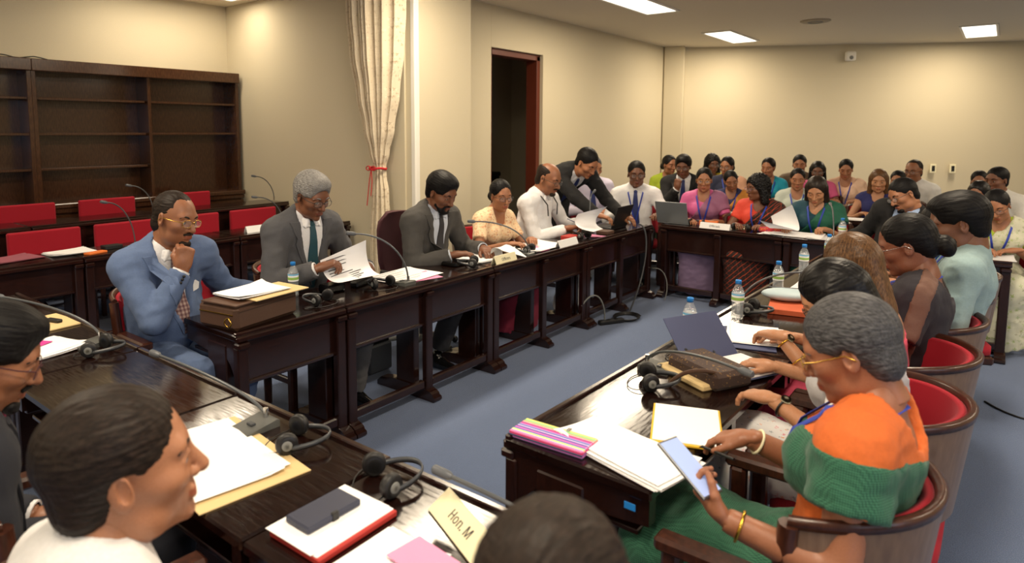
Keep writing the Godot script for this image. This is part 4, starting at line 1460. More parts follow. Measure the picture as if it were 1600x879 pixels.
		for q in ["L", "R"]:
			kp.append(cap(J["hj" + q], J["kn" + q], 0.1 * s, 0.085 * s, 0.1))
			kp.append(cap(J["kn" + q], (J["an" + q] as Vector3) + Vector3(0, -0.02, -0.02), 0.085 * s, 0.1 * s, 0.12, 0, 1))
		kp.append(cap(((J.hjL as Vector3) + (J.hjR as Vector3)) / 2, ((J.knL as Vector3) + (J.knR as Vector3)) / 2, 0.09, 0.08, 0.08))
		kp.append(cap(((J.knL as Vector3) + (J.knR as Vector3)) / 2, ((J.anL as Vector3) + (J.anR as Vector3)) / 2 + Vector3(0, -0.02, 0), 0.09, 0.1, 0.1, 0, 1))
		var km := MB.new()
		add_net(km, sdf(kp, maxf(cell, 0.014)), Transform3D(), Color.WHITE, fold * 1.6, 16.0)
		obj("skirt", km, cl.get("skirt", cl.get("saree", cl.blouse)), root)
		if wear == "saree":
			var pp := torso_prims(J, 0.02, false)
			pp.append_array(arm_prims(J, "L", 0.026, d.get("drape", 0.45)))
			var nk := [[tf * Vector3(0, 0.06, 0.03), tf * Vector3(0, -0.02 * s, 0.09 * s), 0.085 * s, 0.05 * s, 0.006, 1, Basis(), 1.0, 0], [tf * Vector3(0, 0.05, -0.06 * s), tf * Vector3(0, -0.03 * s, -0.09 * s), 0.088 * s, 0.05 * s, 0.006, 1, Basis(), 1.0, 0]]
			pp.append_array(nk)
			var n := T * Vector3(-0.8, 0.6, 0.0)
			var p0 := tf * Vector3(0.0, d.get("cut", -0.15) * s, 0.0)
			var pg := sdf(pp, fine, [[n, n.dot(p0)]])
			var pm := MB.new()
			add_net(pm, pg, Transform3D(), Color.WHITE, fold * 1.4, 13.0)
			obj("saree", pm, cl.saree, root)
			over = pg
			if cl.has("border"):
				var bw: float = d.get("bw", 0.05)
				var pb := torso_prims(J, 0.024, false)
				pb.append_array(arm_prims(J, "L", 0.031, d.get("drape", 0.45)))
				pb.append_array(nk)
				var bn := n
				var bc := n.dot(p0)
				if d.get("bandup", false):   # the band runs round the upper arm and back
					bn = T * Vector3(-0.18, 0.97, 0.12)
					bc = bn.dot(tf * Vector3(0, d.get("bandy", -0.1) * s, 0))
				if d.has("bandz"):   # the band falls straight from the shoulder
					bn = T * Vector3(0, 0.1, 1)
					bc = bn.dot(tf * Vector3(0, 0, d.bandz))
				var bgd := sdf(pb, fine, [[n, n.dot(p0)], [bn, bc], [-bn, -(bc - bw)]])
				var bb := MB.new()
				add_net(bb, bgd, Transform3D(), Color.WHITE, fold * 1.4, 13.0)
				obj("saree_border", bb, cl.border, root)
	# --- lanyard: a ribbon round the neck meeting on the chest
	if d.get("lanyard", false):
		var og := outer
		var lm := MB.new()
		for sg in [-1.0, 1.0]:
			var pts := []
			for k in 4:
				var a := lerpf(PI, 1.1, k / 3.0)
				pts.append(tf * Vector3(sg * sin(a) * 0.075 * s, 0.025 * s - 0.01 * k * s, cos(a) * 0.07 * s + 0.005))
			for k in 9:
				var u := k / 8.0
				var q := tf * Vector3(sg * lerpf(0.07, 0.008, u) * s, lerpf(-0.03, -0.3, u) * s, 0.45)
				var h := hit(og, q, tf.basis * Vector3(0, 0, -1), 0.6)
				if not over.is_empty():
					var h2 := hit(over, q, tf.basis * Vector3(0, 0, -1), 0.6)
					if h2 != Vector3.INF and (h == Vector3.INF or (h2 - h).dot(T.z) > 0): h = h2
				if h != Vector3.INF: pts.append(h + T.z * 0.012)
			var rows := []
			for k in pts.size():
				var dr: Vector3 = ((pts[mini(k + 1, pts.size() - 1)] as Vector3) - (pts[maxi(k - 1, 0)] as Vector3)).normalized()
				var out: Vector3 = ((pts[k] as Vector3) - (hip.lerp(nb, 0.7))).normalized()
				var w := dr.cross(out).normalized() * 0.0075
				var o2 := out * 0.0015
				rows.append([pts[k] - w + o2, pts[k] + w + o2, pts[k] + w - o2, pts[k] - w - o2])
			lm.grid(rows, true)
		obj("lanyard", lm, mat("lanyard_blue", rgb(38, 62, 168), 0.6), root)
	return {"root": root, "J": J, "hx": root.transform * hx, "tf": root.transform * tf, "outer": outer}

func ring_on(P: Dictionary, q: String, m: Material, called: String, back: float, r: float, th: float) -> void:
	var e: Vector3 = P.J["el" + q]
	var w: Vector3 = P.J["wr" + q]
	var c := w.lerp(e, back)
	var ax := (w - e).normalized()
	var u := ax.cross(Vector3.UP).normalized()
	var v := ax.cross(u)
	var pts := []
	for k in 21:
		var a := TAU * k / 20
		pts.append(c + (u * cos(a) + v * sin(a)) * r)
	var mb := MB.new()
	mb.tube(pts, th, 6, false)
	var o := obj(called, mb, m, P.root)
	if called == "watch":
		var f := MB.new()
		f.xf = Transform3D(Basis(u, -v, ax), c - v * (r + 0.002))
		f.lathe([Vector2(0, 0.008), Vector2(0.014, 0.008), Vector2(0.016, 0.004), Vector2(0.016, -0.003), Vector2(0, -0.003)], 16)
		obj("watch_face", f, M.cream_paper, o)

var P := {}
func who(key: String, d: Dictionary) -> void:
	var r := person(d)
	r.erase("outer")
	P[key] = r
	if d.has("seat"):
		var yaw := deg_to_rad(d.yaw)
		var b: Vector3 = r.root.position
		chair("red chair under " + d.seat, b + Vector3(sin(yaw), 0, cos(yaw)) * 0.07, yaw, "chairs with people in them")

func build_people() -> void:
	noise.seed = 4; noise.frequency = 1.0; noise.fractal_octaves = 2
	var white := cloth("white_shirt", rgb(236, 236, 238))
	var black := cloth("black_suit", rgb(26, 26, 28))
	var dark := cloth("dark_trousers", rgb(34, 36, 44))
	var navy := cloth("navy_tie", rgb(36, 50, 110), 0.6)
	var D1 := rgb(150, 100, 72)
	var D2 := rgb(170, 116, 84)
	var D3 := rgb(124, 80, 58)
	var D4 := rgb(188, 136, 102)
	# ---- left row
	who("blue", {"label": "man in a light blue suit with patterned tie, hand at his chin", "h": Vector3(-3.4, 1.26, -1.7), "yaw": 92.0, "fwd": 0.17, "s": 1.14, "hy": 18.0, "hp": 10.0, "hr": -6.0, "skin": D1, "hair": "thin", "hairm": "hair_dark", "beard": 1, "glasses": "brass", "wear": "suit", "cell": 0.013, "hcell": 0.0042, "square": true, "buttons": true, "belly": 0.05, "fold": 0.006, "lid": 0.3,
		"R": {"w": Vector3(-3.27, 1.015, -1.66), "dir": Vector3(0.05, 0.93, -0.2), "palm": Vector3(-0.9, 0.1, -0.2), "pose": "fist", "pole": Vector3(0.1, -1, 0.5)}, "L": {"w": Vector3(-3.3, 0.79, -2.14), "pole": Vector3(-0.3, -0.8, -0.6)},
		"footL": Vector3(0.2, 0.085, 0.36), "footR": Vector3(-0.1, 0.085, 0.44),
		"cl": {"shirt": white, "jacket": cloth("blue_suit", rgb(92, 112, 150)), "tie": print_cloth("dotted_tie", checks(rgb(90, 58, 66), rgb(130, 100, 100), rgb(176, 156, 150), 32), 12.0)}})
	who("grey", {"label": "grey-haired man in grey suit reading a sheet of paper", "h": Vector3(-3.35, 1.32, -2.55), "yaw": 90.0, "fwd": 0.17, "s": 1.13, "hy": 2.0, "hp": 22.0, "skin": D3, "hair": "thick", "hairm": "hair_grey", "glasses": "black", "wear": "suit", "cell": 0.014, "hcell": 0.0045, "fold": 0.006, "lid": 0.1,
		"R": {"w": Vector3(-3.17, 0.9, -2.44), "dir": Vector3(0.5, 0.3, -0.75), "palm": Vector3(0.2, -0.6, -0.5), "pose": "grip"}, "L": {"w": Vector3(-3.18, 0.83, -2.86), "dir": Vector3(0.7, 0.2, 0.5), "palm": Vector3(0, -0.3, 0.9), "pose": "grip"},
		"cl": {"shirt": white, "jacket": cloth("grey_suit", rgb(84, 84, 88)), "tie": cloth("teal_tie", rgb(26, 72, 84), 0.6)}})
	who("beard", {"label": "black-haired bearded man in dark grey suit leafing through papers", "h": Vector3(-3.3, 1.26, -3.71), "yaw": 90.0, "fwd": 0.2, "s": 1.17, "hy": 0.0, "hp": 26.0, "skin": D3, "hair": "thick", "beard": 2, "wear": "suit", "cell": 0.015, "hcell": 0.005, "fold": 0.006, "lid": 0.0,
		"R": {"w": Vector3(-3.12, 0.815, -3.62), "pose": "rest"}, "L": {"w": Vector3(-3.12, 0.81, -4.0), "pose": "rest", "dir": Vector3(0.8, -0.1, 0.5)}, "hem": 0.84, "footL": Vector3(0.06, 0.085, 0.42), "footR": Vector3(-0.24, 0.085, 0.36),
		"cl": {"shirt": cloth("pale_shirt", rgb(206, 214, 228)), "jacket": cloth("dark_grey_suit", rgb(74, 72, 70)), "tie": cloth("black_tie", rgb(40, 40, 46), 0.6), "trousers": dark}})
	who("floral", {"label": "woman in a floral orange blouse with glasses and hands on papers", "h": Vector3(-3.35, 1.17, -4.53), "yaw": 84.0, "fwd": 0.2, "s": 1.08, "f": true, "hy": -20.0, "hp": 10.0, "skin": D2, "hair": "bun", "glasses": "black", "wear": "frock", "cell": 0.015, "hcell": 0.005, "sleeve": 0.62, "lid": 0.2,
		"R": {"w": Vector3(-3.1, 0.805, -4.3)}, "L": {"w": Vector3(-3.1, 0.805, -4.62)},
		"cl": {"blouse": print_cloth("floral_orange", flowers(rgb(238, 210, 170), [rgb(206, 92, 50), rgb(222, 140, 62), rgb(168, 60, 52), rgb(240, 226, 196)], 70, 8.0, 31), 6.0), "skirt": cloth("maroon_skirt", rgb(120, 24, 52))}})
	who("white", {"label": "balding man in white high-collared shirt reading a booklet with a pen", "h": Vector3(-3.3, 1.28, -5.21), "yaw": 90.0, "fwd": 0.2, "s": 1.17, "hy": 2.0, "hp": 20.0, "skin": D1, "hair": "bald", "hairm": "hair_dark", "beard": 1, "glasses": "black", "wear": "shirt", "cell": 0.015, "hcell": 0.005, "belly": 0.06, "fold": 0.008, "lid": 0.1,
		"R": {"w": Vector3(-3.1, 0.83, -5.2), "dir": Vector3(0.6, 0.1, -0.7), "palm": Vector3(0.3, -0.7, 0.0), "pose": "write"}, "L": {"w": Vector3(-3.08, 0.86, -5.55), "dir": Vector3(0.7, 0.3, 0.6), "palm": Vector3(0, -0.2, 1), "pose": "grip"},
		"cl": {"shirt": white, "trousers": white}})
	who("bend", {"label": "man in black suit standing bent over beside the laptop", "h": Vector3(-3.3, 1.4, -5.93), "yaw": 68.0, "fwd": 0.62, "hipy": 1.0, "stand": true, "s": 1.15, "hy": 10.0, "hp": 35.0, "skin": D2, "hair": "short", "wear": "suit", "cell": 0.016, "hcell": 0.0055, "fold": 0.006, "lid": 0.0,
		"R": {"w": Vector3(-3.05, 0.87, -5.78), "dir": Vector3(0.8, -0.2, -0.3), "pole": Vector3(0, -1, 0.3)}, "L": {"w": Vector3(-3.0, 0.86, -6.15), "dir": Vector3(0.9, -0.2, 0.1)},
		"cl": {"shirt": white, "jacket": black, "tie": navy}})
	# ---- far corner
	who("lilac", {"label": "man in lilac shirt and blue tie seated behind the bending man", "h": Vector3(-3.86, 1.28, -7.1), "yaw": 40.0, "fwd": 0.1, "s": 1.12, "hp": 12.0, "hy": 20.0, "skin": D2, "hair": "short", "hairm": "hair_salt", "wear": "shirt", "cell": 0.018, "hcell": 0.0065, "seat": "the man in lilac shirt", "cl": {"shirt": cloth("lilac_shirt", rgb(206, 200, 222)), "tie": navy, "trousers": dark}})
	who("smile", {"label": "smiling man in white shirt, dark blue tie and glasses behind the laptop", "h": Vector3(-3.28, 1.23, -7.05), "yaw": 24.0, "fwd": 0.1, "s": 1.17, "hp": 6.0, "hy": 6.0, "skin": D3, "hair": "short", "glasses": "black", "wear": "shirt", "cell": 0.017, "hcell": 0.006, "lanyard": true, "seat": "the smiling man in white",
		"R": {"w": Vector3(-3.3, 0.8, -6.72)}, "L": {"w": Vector3(-2.9, 0.81, -6.85)}, "cl": {"shirt": white, "tie": navy, "trousers": dark}})
	# ---- far row
	who("pink", {"label": "woman in mauve pink saree and glasses behind the grey laptop", "h": Vector3(-2.5, 1.2, -7.05), "yaw": 18.0, "fwd": 0.06, "s": 1.02, "f": true, "hp": 6.0, "skin": D2, "hair": "bun", "glasses": "brass", "round": true, "wear": "saree", "cell": 0.016, "hcell": 0.006, "lanyard": true, "cut": -0.1, "seat": "the woman in mauve pink saree", "sleeve": 0.6,
		"cl": {"blouse": cloth("pink_blouse", rgb(214, 96, 158), 0.6), "saree": cloth("mauve_saree", rgb(150, 96, 130), 0.7), "skirt": cloth("grey_mauve", rgb(120, 100, 132), 0.8)}})
	var brick := print_cloth("striped_saree", stripes(rgb(34, 22, 20), rgb(206, 76, 36), 36, 5, true), 2.6)
	who("redc", {"label": "curly-haired woman in red blouse and black saree with orange stripes", "h": Vector3(-1.94, 1.15, -7.0), "yaw": 5.0, "fwd": 0.06, "s": 1.03, "f": true, "hp": 6.0, "hy": -45.0, "skin": D3, "hair": "curly", "glasses": "black", "wear": "saree", "cell": 0.016, "hcell": 0.006, "lanyard": true, "seat": "the woman in striped saree", "cut": -0.08,
		"cl": {"blouse": cloth("red_blouse", rgb(226, 70, 50), 0.7), "saree": brick, "skirt": brick}})
	who("green", {"label": "woman with long dark hair in green saree, looking down at her papers", "h": Vector3(-1.39, 1.15, -6.98), "yaw": 6.0, "fwd": 0.1, "s": 1.05, "f": true, "hp": 24.0, "hy": -4.0, "skin": D4, "hair": "long", "hairm": "hair_dark", "wear": "saree", "cell": 0.016, "hcell": 0.0055, "lanyard": true, "lid": 0.0, "cut": -0.1, "seat": "the woman in green saree",
		"R": {"w": Vector3(-1.62, 0.8, -6.75)}, "L": {"w": Vector3(-1.24, 0.81, -6.78), "pose": "write"}, "cl": {"blouse": cloth("teal_blouse", rgb(10, 66, 84), 0.7), "saree": cloth("green_saree", rgb(20, 92, 72), 0.75)}})
	who("bsuit", {"label": "man in black suit and glasses leaning over with outstretched arm", "h": Vector3(-0.63, 1.2, -6.4), "yaw": -16.0, "fwd": 0.12, "side": 0.13, "s": 1.05, "hp": 24.0, "hy": -30.0, "hr": 14.0, "skin": D2, "hair": "short", "beard": 1, "glasses": "black", "wear": "suit", "cell": 0.015, "hcell": 0.0055, "lanyard": true, "lid": 0.05, "seat": "the leaning man in black suit",
		"R": {"w": Vector3(-1.0, 0.82, -6.38), "dir": Vector3(-0.2, -0.6, 0.3)}, "L": {"w": Vector3(-0.45, 0.8, -6.1)}, "cl": {"shirt": cloth("sky_shirt", rgb(168, 190, 226)), "jacket": black, "tie": cloth("black_tie", rgb(40, 40, 46), 0.6)}})
	# ---- right row
	var gcheck := print_cloth("green_check", checks(rgb(14, 58, 46), rgb(32, 88, 66), rgb(68, 126, 98), 8), 12.0)
	var orange := cloth("orange_saree", rgb(220, 108, 44), 0.8)
	who("orange", {"label": "short grey-haired woman in orange and green saree holding a phone", "h": Vector3(-0.275, 1.172, -1.85), "hs": 1.07, "yaw": -92.0, "fwd": -0.02, "s": 0.98, "f": true, "hp": 24.0, "hy": 4.0, "skin": rgb(160, 106, 78), "hair": "crop", "hairm": "hair_salt", "glasses": "brass", "wear": "saree", "cell": 0.011, "hcell": 0.0034, "lanyard": true, "lid": 0.0, "sleeve": 0.4, "drape": 0.5, "cut": 0.2, "fold": 0.005, "armw": 1.2, "wide": 1.05, "bandup": true, "bw": 0.16,
		"L": {"w": Vector3(-0.47, 0.79, -1.55), "dir": Vector3(-0.75, 0.45, -0.1), "palm": Vector3(0.35, 0.75, -0.5), "pose": "grip", "pole": Vector3(0.3, -1, 0.3)}, "R": {"w": Vector3(-0.53, 0.835, -1.93), "dir": Vector3(-0.95, -0.28, 0.0), "pose": "rest", "pole": Vector3(0.2, -1, -0.4)},
		"cl": {"blouse": orange, "saree": orange, "border": gcheck, "skirt": gcheck}})
	ring_on(P.orange, "L", M.gold, "bangle", 0.14, 0.036, 0.004)
	ring_on(P.orange, "R", M.cream_paper, "bracelet", 0.12, 0.034, 0.004)
	var wfl := print_cloth("white_floral", flowers(rgb(226, 226, 228), [rgb(120, 140, 150), rgb(210, 90, 110), rgb(90, 110, 150), rgb(226, 140, 70)], 60, 4.5, 41), 4.0)
	who("bob", {"label": "black-haired woman in white floral saree bent over an open file", "h": Vector3(-0.43, 1.15, -2.5), "yaw": -90.0, "fwd": 0.14, "s": 0.98, "f": true, "hp": 34.0, "hy": 6.0, "skin": D4, "hair": "bob", "glasses": "black", "wear": "saree", "cell": 0.012, "hcell": 0.004, "lid": 0.0, "sleeve": 0.7, "drape": 0.3,
		"L": {"w": Vector3(-0.56, 0.83, -2.28), "dir": Vector3(-0.8, -0.1, -0.25), "pose": "rest"}, "R": {"w": Vector3(-0.66, 0.8, -2.7), "pose": "rest"}, "cl": {"blouse": wfl, "saree": cloth("grey_weave", rgb(196, 196, 200)), "skirt": wfl}})
	ring_on(P.bob, "L", M.black, "watch", 0.2, 0.031, 0.004)
	who("hl", {"label": "woman with long brown streaked hair resting her chin on her hand", "h": Vector3(-0.47, 1.17, -3.05), "yaw": -96.0, "fwd": 0.13, "s": 1.0, "f": true, "hp": 22.0, "hy": -18.0, "skin": D4, "hair": "long", "hairm": "hair_brown", "wear": "frock", "cell": 0.013, "hcell": 0.0045, "sleeve": 0.0, "backr": 0.13, "lid": 0.0,
		"L": {"w": Vector3(-0.66, 0.9, -2.78), "dir": Vector3(-0.75, -0.1, -0.4), "pose": "rest", "pole": Vector3(0.3, -1, 0.4)}, "R": {"w": Vector3(-0.7, 0.8, -3.15)}, "cl": {"blouse": cloth("rose_blouse", rgb(206, 70, 96)), "skirt": cloth("rose_skirt", rgb(170, 50, 80))}})
	ring_on(P.hl, "L", M.gold, "watch", 0.12, 0.03, 0.0035)
	ring_on(P.hl, "L", M.gold, "bangle", 0.45, 0.042, 0.003)
	var brn := cloth("brown_saree", rgb(116, 80, 66), 0.7)
	who("bun", {"label": "woman with curly bun, glasses and black and brown saree", "h": Vector3(-0.32, 1.21, -3.5), "yaw": -90.0, "fwd": 0.0, "s": 1.08, "f": true, "hp": 20.0, "hy": 2.0, "skin": rgb(138, 86, 62), "hair": "bun", "glasses": "chrome", "wear": "saree", "cell": 0.013, "hcell": 0.0045, "lanyard": true, "lid": 0.0, "sleeve": 0.6, "drape": 0.6, "cut": 0.0, "bandz": 0.0, "bw": 0.07, "cl": {"blouse": cloth("charcoal_blouse", rgb(40, 34, 34)), "border": brn, "saree": cloth("charcoal_saree", rgb(46, 42, 50)), "skirt": cloth("charcoal_saree", rgb(46, 42, 50))}})
	who("teal", {"label": "young bearded man with thick black hair in pale blue shirt", "h": Vector3(-0.16, 1.27, -4.0), "yaw": -86.0, "fwd": -0.1, "s": 1.14, "hp": 16.0, "hy": 6.0, "skin": D3, "hair": "thick", "beard": 2, "wear": "shirt", "cell": 0.013, "hcell": 0.0045, "lanyard": true, "lid": 0.0, "fold": 0.008, "cl": {"shirt": cloth("pale_blue_shirt", rgb(150, 176, 180)), "trousers": dark}})
	who("peek", {"label": "woman with round glasses half hidden behind the man in pale blue", "h": Vector3(-0.3, 1.14, -4.95), "yaw": -70.0, "fwd": 0.1, "s": 1.0, "f": true, "hp": 15.0, "skin": D2, "hair": "bun", "glasses": "black", "round": true, "wear": "saree", "cell": 0.018, "hcell": 0.0065, "lanyard": true, "seat": "the woman half hidden behind the man in pale blue", "cl": {"blouse": cloth("teal_blouse", rgb(10, 66, 84), 0.7), "saree": cloth("teal_saree", rgb(30, 110, 120), 0.75)}})
	# ---- near row, backs to the camera
	who("near", {"label": "man in white shirt in the foreground, seen in profile from behind", "h": Vector3(-1.23, 1.105, -0.5), "yaw": 176.0, "fwd": 0.1, "s": 1.17, "L": {"w": Vector3(-1.36, 0.6, -0.62)}, "R": {"w": Vector3(-1.1, 0.6, -0.62)}, "hp": -4.0, "hy": -16.0, "skin": rgb(176, 122, 90), "hair": "short", "hairm": "hair_dark", "wear": "shirt", "cell": 0.012, "hcell": 0.003, "seat": "the foreground man in white shirt", "cl": {"shirt": white, "trousers": dark}})
	who("edge", {"label": "man in dark suit and maroon glasses cut off by the left edge", "h": Vector3(-2.0, 1.14, -0.5), "yaw": 176.0, "L": {"w": Vector3(-2.14, 0.6, -0.62)}, "R": {"w": Vector3(-1.88, 0.6, -0.62)}, "fwd": 0.1, "s": 1.08, "hp": 22.0, "hy": -16.0, "skin": D1, "hair": "thick", "wear": "suit", "beard": 1, "glasses": "maroon", "cell": 0.014, "hcell": 0.0035, "seat": "the man at the left edge", "cl": {"shirt": white, "jacket": cloth("navy_suit", rgb(34, 36, 46)), "tie": cloth("magenta_tie", rgb(150, 30, 80), 0.6)}})
	who("crown", {"label": "person whose dark greying hair shows at the bottom edge", "h": Vector3(-0.38, 1.155, -0.62), "yaw": 178.0, "L": {"w": Vector3(-0.5, 0.6, -0.7)}, "R": {"w": Vector3(-0.26, 0.6, -0.7)}, "fwd": 0.16, "s": 1.0, "hp": 20.0, "skin": D2, "hair": "crop", "hairm": "hair_dark", "wear": "suit", "cell": 0.016, "hcell": 0.004, "seat": "the person at the bottom edge", "cl": {"shirt": white, "jacket": cloth("navy_suit", rgb(34, 36, 46)), "tie": navy}})
	# ---- audience
	var far := [
		["ylw", "woman in lime green blouse behind the man covering his mouth", Vector3(-3.81, 1.23, -9.3), 1.12, true, 28.0, 30.0, "bun", "", "hair_black", D1, "frock", rgb(160, 180, 40), rgb(60, 90, 60), true, "the woman in lime green"],
		["curly", "woman with round dark hair and yellow blouse, hand at her mouth", Vector3(-3.48, 1.22, -10.15), 1.13, true, 20.0, 20.0, "curly", "black", "hair_black", D3, "frock", rgb(200, 180, 50), rgb(60, 60, 60), false, "the woman in yellow"],
		["gl", "woman in glasses and dark peach saree looking sideways at the back", Vector3(-3.02, 1.23, -9.4), 1.08, true, 20.0, -25.0, "bun", "black", "hair_black", D2, "saree", rgb(40, 44, 70), rgb(210, 160, 130), true, "the woman in dark peach"],
		["navyor", "woman in navy blouse and ochre saree with tilted head", Vector3(-2.61, 1.11, -8.3), 1.0, true, 16.0, 10.0, "pony", "", "hair_black", D1, "saree", rgb(34, 40, 84), rgb(196, 130, 50), true, "the woman in ochre saree"],
		["turq", "woman in turquoise top in the back row", Vector3(-2.58, 1.21, -9.8), 1.1, true, 16.0, -20.0, "pony", "", "hair_black", D2, "frock", rgb(20, 150, 178), rgb(20, 90, 110), true, "the woman in turquoise"],
		["mint", "woman in mint saree with folded arms, facing the camera", Vector3(-1.9, 1.15, -8.5), 1.03, true, 14.0, 0.0, "bun", "", "hair_black", D2, "saree", rgb(196, 206, 196), rgb(156, 200, 180), true, "the woman in mint"],
		["dkpink", "dark-haired woman in glasses with a pink collar in the back row", Vector3(-1.99, 1.17, -10.0), 1.06, true, 12.0, 0.0, "bob", "black", "hair_black", D3, "frock", rgb(210, 90, 140), rgb(90, 40, 70), false, "the woman in pink collar"],
		["peach", "woman in pale peach saree looking down in the back row", Vector3(-1.68, 1.2, -10.2), 1.08, true, 8.0, 0.0, "bun", "", "hair_black", D2, "saree", rgb(238, 196, 168), rgb(240, 204, 178), true, "the woman in peach"],
		["brhair", "woman with wavy light brown hair and sleeveless navy dress", Vector3(-1.11, 1.15, -8.8), 1.05, true, 6.0, 2.0, "long", "", "hair_brown", D4, "frock", rgb(36, 40, 100), rgb(36, 40, 90), false, "the woman in navy dress"],
		["dkhair", "young woman with dark tied hair looking down beside the brown-haired woman", Vector3(-1.01, 1.11, -9.6), 1.0, true, 5.0, -10.0, "pony", "", "hair_black", D2, "frock", rgb(120, 60, 60), rgb(80, 40, 40), false, "the young woman with tied hair"],
		["rw1", "woman in the last row partly hidden at the right", Vector3(-0.22, 1.12, -9.9), 1.03, true, 0.0, 0.0, "bun", "", "hair_black", D1, "frock", rgb(70, 60, 90), rgb(60, 50, 70), false, "the woman in the last row at the right"],
		["rgl", "woman in glasses between the pale blue shirt and the green florals", Vector3(-0.17, 1.14, -7.7), 0.92, true, -20.0, 0.0, "bob", "black", "hair_black", D1, "frock", rgb(60, 40, 46), rgb(50, 30, 40), false, "the woman in glasses at the right"],
		["rman", "man in white shirt with dark hair at the far right", Vector3(-0.05, 1.21, -8.8), 1.07, false, -14.0, -20.0, "short", "", "hair_black", D3, "shirt", rgb(228, 226, 220), rgb(40, 40, 46), false, "the man in white at the far right"],
		["brownman", "man in brown jacket at the back with short dark hair", Vector3(-2.31, 1.24, -10.4), 1.1, false, 12.0, 0.0, "short", "", "hair_black", D2, "shirt", rgb(98, 80, 62), rgb(50, 44, 40), false, "the man in brown"],
		["whitem", "man in white shirt with hand at his face in the back row", Vector3(-0.92, 1.2, -10.35), 1.18, false, -6.0, -12.0, "receding", "black", "hair_dark", D1, "shirt", rgb(232, 232, 230), rgb(50, 50, 56), false, "the man in white in the back row"]]
	for a in far:
		var fc := cloth("c_" + a[0], a[12], 0.8)
		var sc := cloth("d_" + a[0], a[13], 0.8)
		var d := {"label": a[1], "h": a[2], "s": a[3], "f": a[4], "yaw": a[5], "hy": a[6], "hair": a[7], "hairm": a[9], "skin": a[10], "wear": a[11], "lanyard": a[14], "seat": a[15], "cell": 0.02, "hcell": 0.0075, "hp": 6.0, "shoes": false}
		if a[8] != "": d.glasses = a[8]
		d.cl = {"blouse": fc, "saree": sc, "skirt": sc, "shirt": fc, "trousers": sc}
		if a[0] in ["curly", "whitem"]:
			var hw: Vector3 = a[2]
			d.R = {"w": hw + Vector3(-0.02, -0.26, 0.13), "dir": Vector3(0.1, 0.95, 0.0), "palm": Vector3(0, 0.1, -1), "pose": "fist"}
		if a[0] == "brhair": d.sleeve = 0.0
		if a[0] == "peach" or a[0] == "navyor": d.hp = 14.0
		if a[0] == "navyor": d.hr = 10.0
		who(a[0], d)
	who("handm", {"label": "man in black suit and glasses covering his mouth with his fist", "h": Vector3(-3.22, 1.27, -8.3), "yaw": 20.0, "fwd": 0.14, "s": 1.14, "hp": 12.0, "hy": -8.0, "skin": D3, "hair": "thick", "glasses": "black", "wear": "suit", "cell": 0.018, "hcell": 0.0065, "seat": "the man covering his mouth", "R": {"w": Vector3(-3.22, 1.0, -8.12), "dir": Vector3(0.1, 0.95, 0.0), "palm": Vector3(0, 0.1, -1), "pose": "fist"}, "cl": {"shirt": white, "jacket": black, "tie": navy}})
	var gfl := print_cloth("green_floral", flowers(rgb(206, 206, 184), [rgb(120, 160, 50), rgb(160, 180, 90), rgb(140, 140, 110)], 40, 9.0, 51), 4.0)
	who("gfl", {"label": "woman in green floral saree and glasses at the right edge", "h": Vector3(-0.02, 1.12, -6.75), "yaw": 4.0, "fwd": 0.1, "s": 1.02, "f": true, "hp": 24.0, "hy": -14.0, "hr": 12.0, "skin": D2, "hair": "bun", "glasses": "black", "wear": "saree", "cell": 0.015, "hcell": 0.0055, "lanyard": true, "lid": 0.0, "seat": "the woman in green florals", "cut": -0.05, "R": {"w": Vector3(-0.1, 0.8, -6.46)}, "L": {"w": Vector3(0.12, 0.81, -6.5), "dir": Vector3(-0.9, -0.1, 0.2)}, "cl": {"blouse": cloth("lime_blouse", rgb(168, 190, 60)), "saree": gfl, "skirt": gfl}})
	tpl.clear()


const TOP := 0.7505
func bez(a: Vector3, b: Vector3, c: Vector3, d: Vector3, n := 14) -> Array:
	var o := []
	for k in n + 1:
		o.append(a.bezier_interpolate(b, c, d, float(k) / n))
	return o
# loose sheets: a thing whose sheets lie one on another, slightly turned
func sheets(label: String, at: Vector3, turn: float, size: Vector2, n: int, m: Material, group := "", spread := 0.05, sd := 1, called := "paper_stack") -> Node3D:
	var t := thing(called, label, "paper", at, turn, group)
	var r := RandomNumberGenerator.new(); r.seed = sd
	for k in n:
		var mb := MB.new()
		var rows := []
		var lift := r.randf() * 0.004
		for j in 7:
			var row := []
			for i in 5:
				var u := i / 4.0 - 0.5
				var v := j / 6.0 - 0.5
				row.append(Vector3(u * size.x, 0.0016 * (k + 1) + lift * pow(absf(u + v), 3.0) * 3.0 + (0.006 if k == n - 1 and j == 6 and i == 4 else 0.0), -v * size.y))
			rows.append(row)
		mb.grid(rows)
		var low := []
		for row in rows:
			var b := []
			for p in row: b.append((p as Vector3) - Vector3(0, 0.0014, 0))
			b.reverse(); low.append(b)
		mb.grid(low)
		var o := obj("sheet", mb, m, t)
		o.rotation.y = (r.randf() - 0.5) * spread * 3.0
		o.position = Vector3((r.randf() - 0.5) * spread, 0, (r.randf() - 0.5) * spread)
	return t
# printed lines as part of a stack
func print_lines(t: Node3D, size: Vector2, n: int, y: float, sd := 3) -> void:
	var r := RandomNumberGenerator.new(); r.seed = sd
	var mb := MB.new()
	for k in n:
		var w := size.x * (0.35 + 0.4 * r.randf())
		var z := -size.y * 0.38 + size.y * 0.76 * k / maxi(1, n - 1)
		mb.quad(Vector3(-size.x * 0.4, y, z + 0.0022), Vector3(-size.x * 0.4 + w, y, z + 0.0022), Vector3(-size.x * 0.4 + w, y, z - 0.0022), Vector3(-size.x * 0.4, y, z - 0.0022))
	obj("print", mb, M.ink, t)

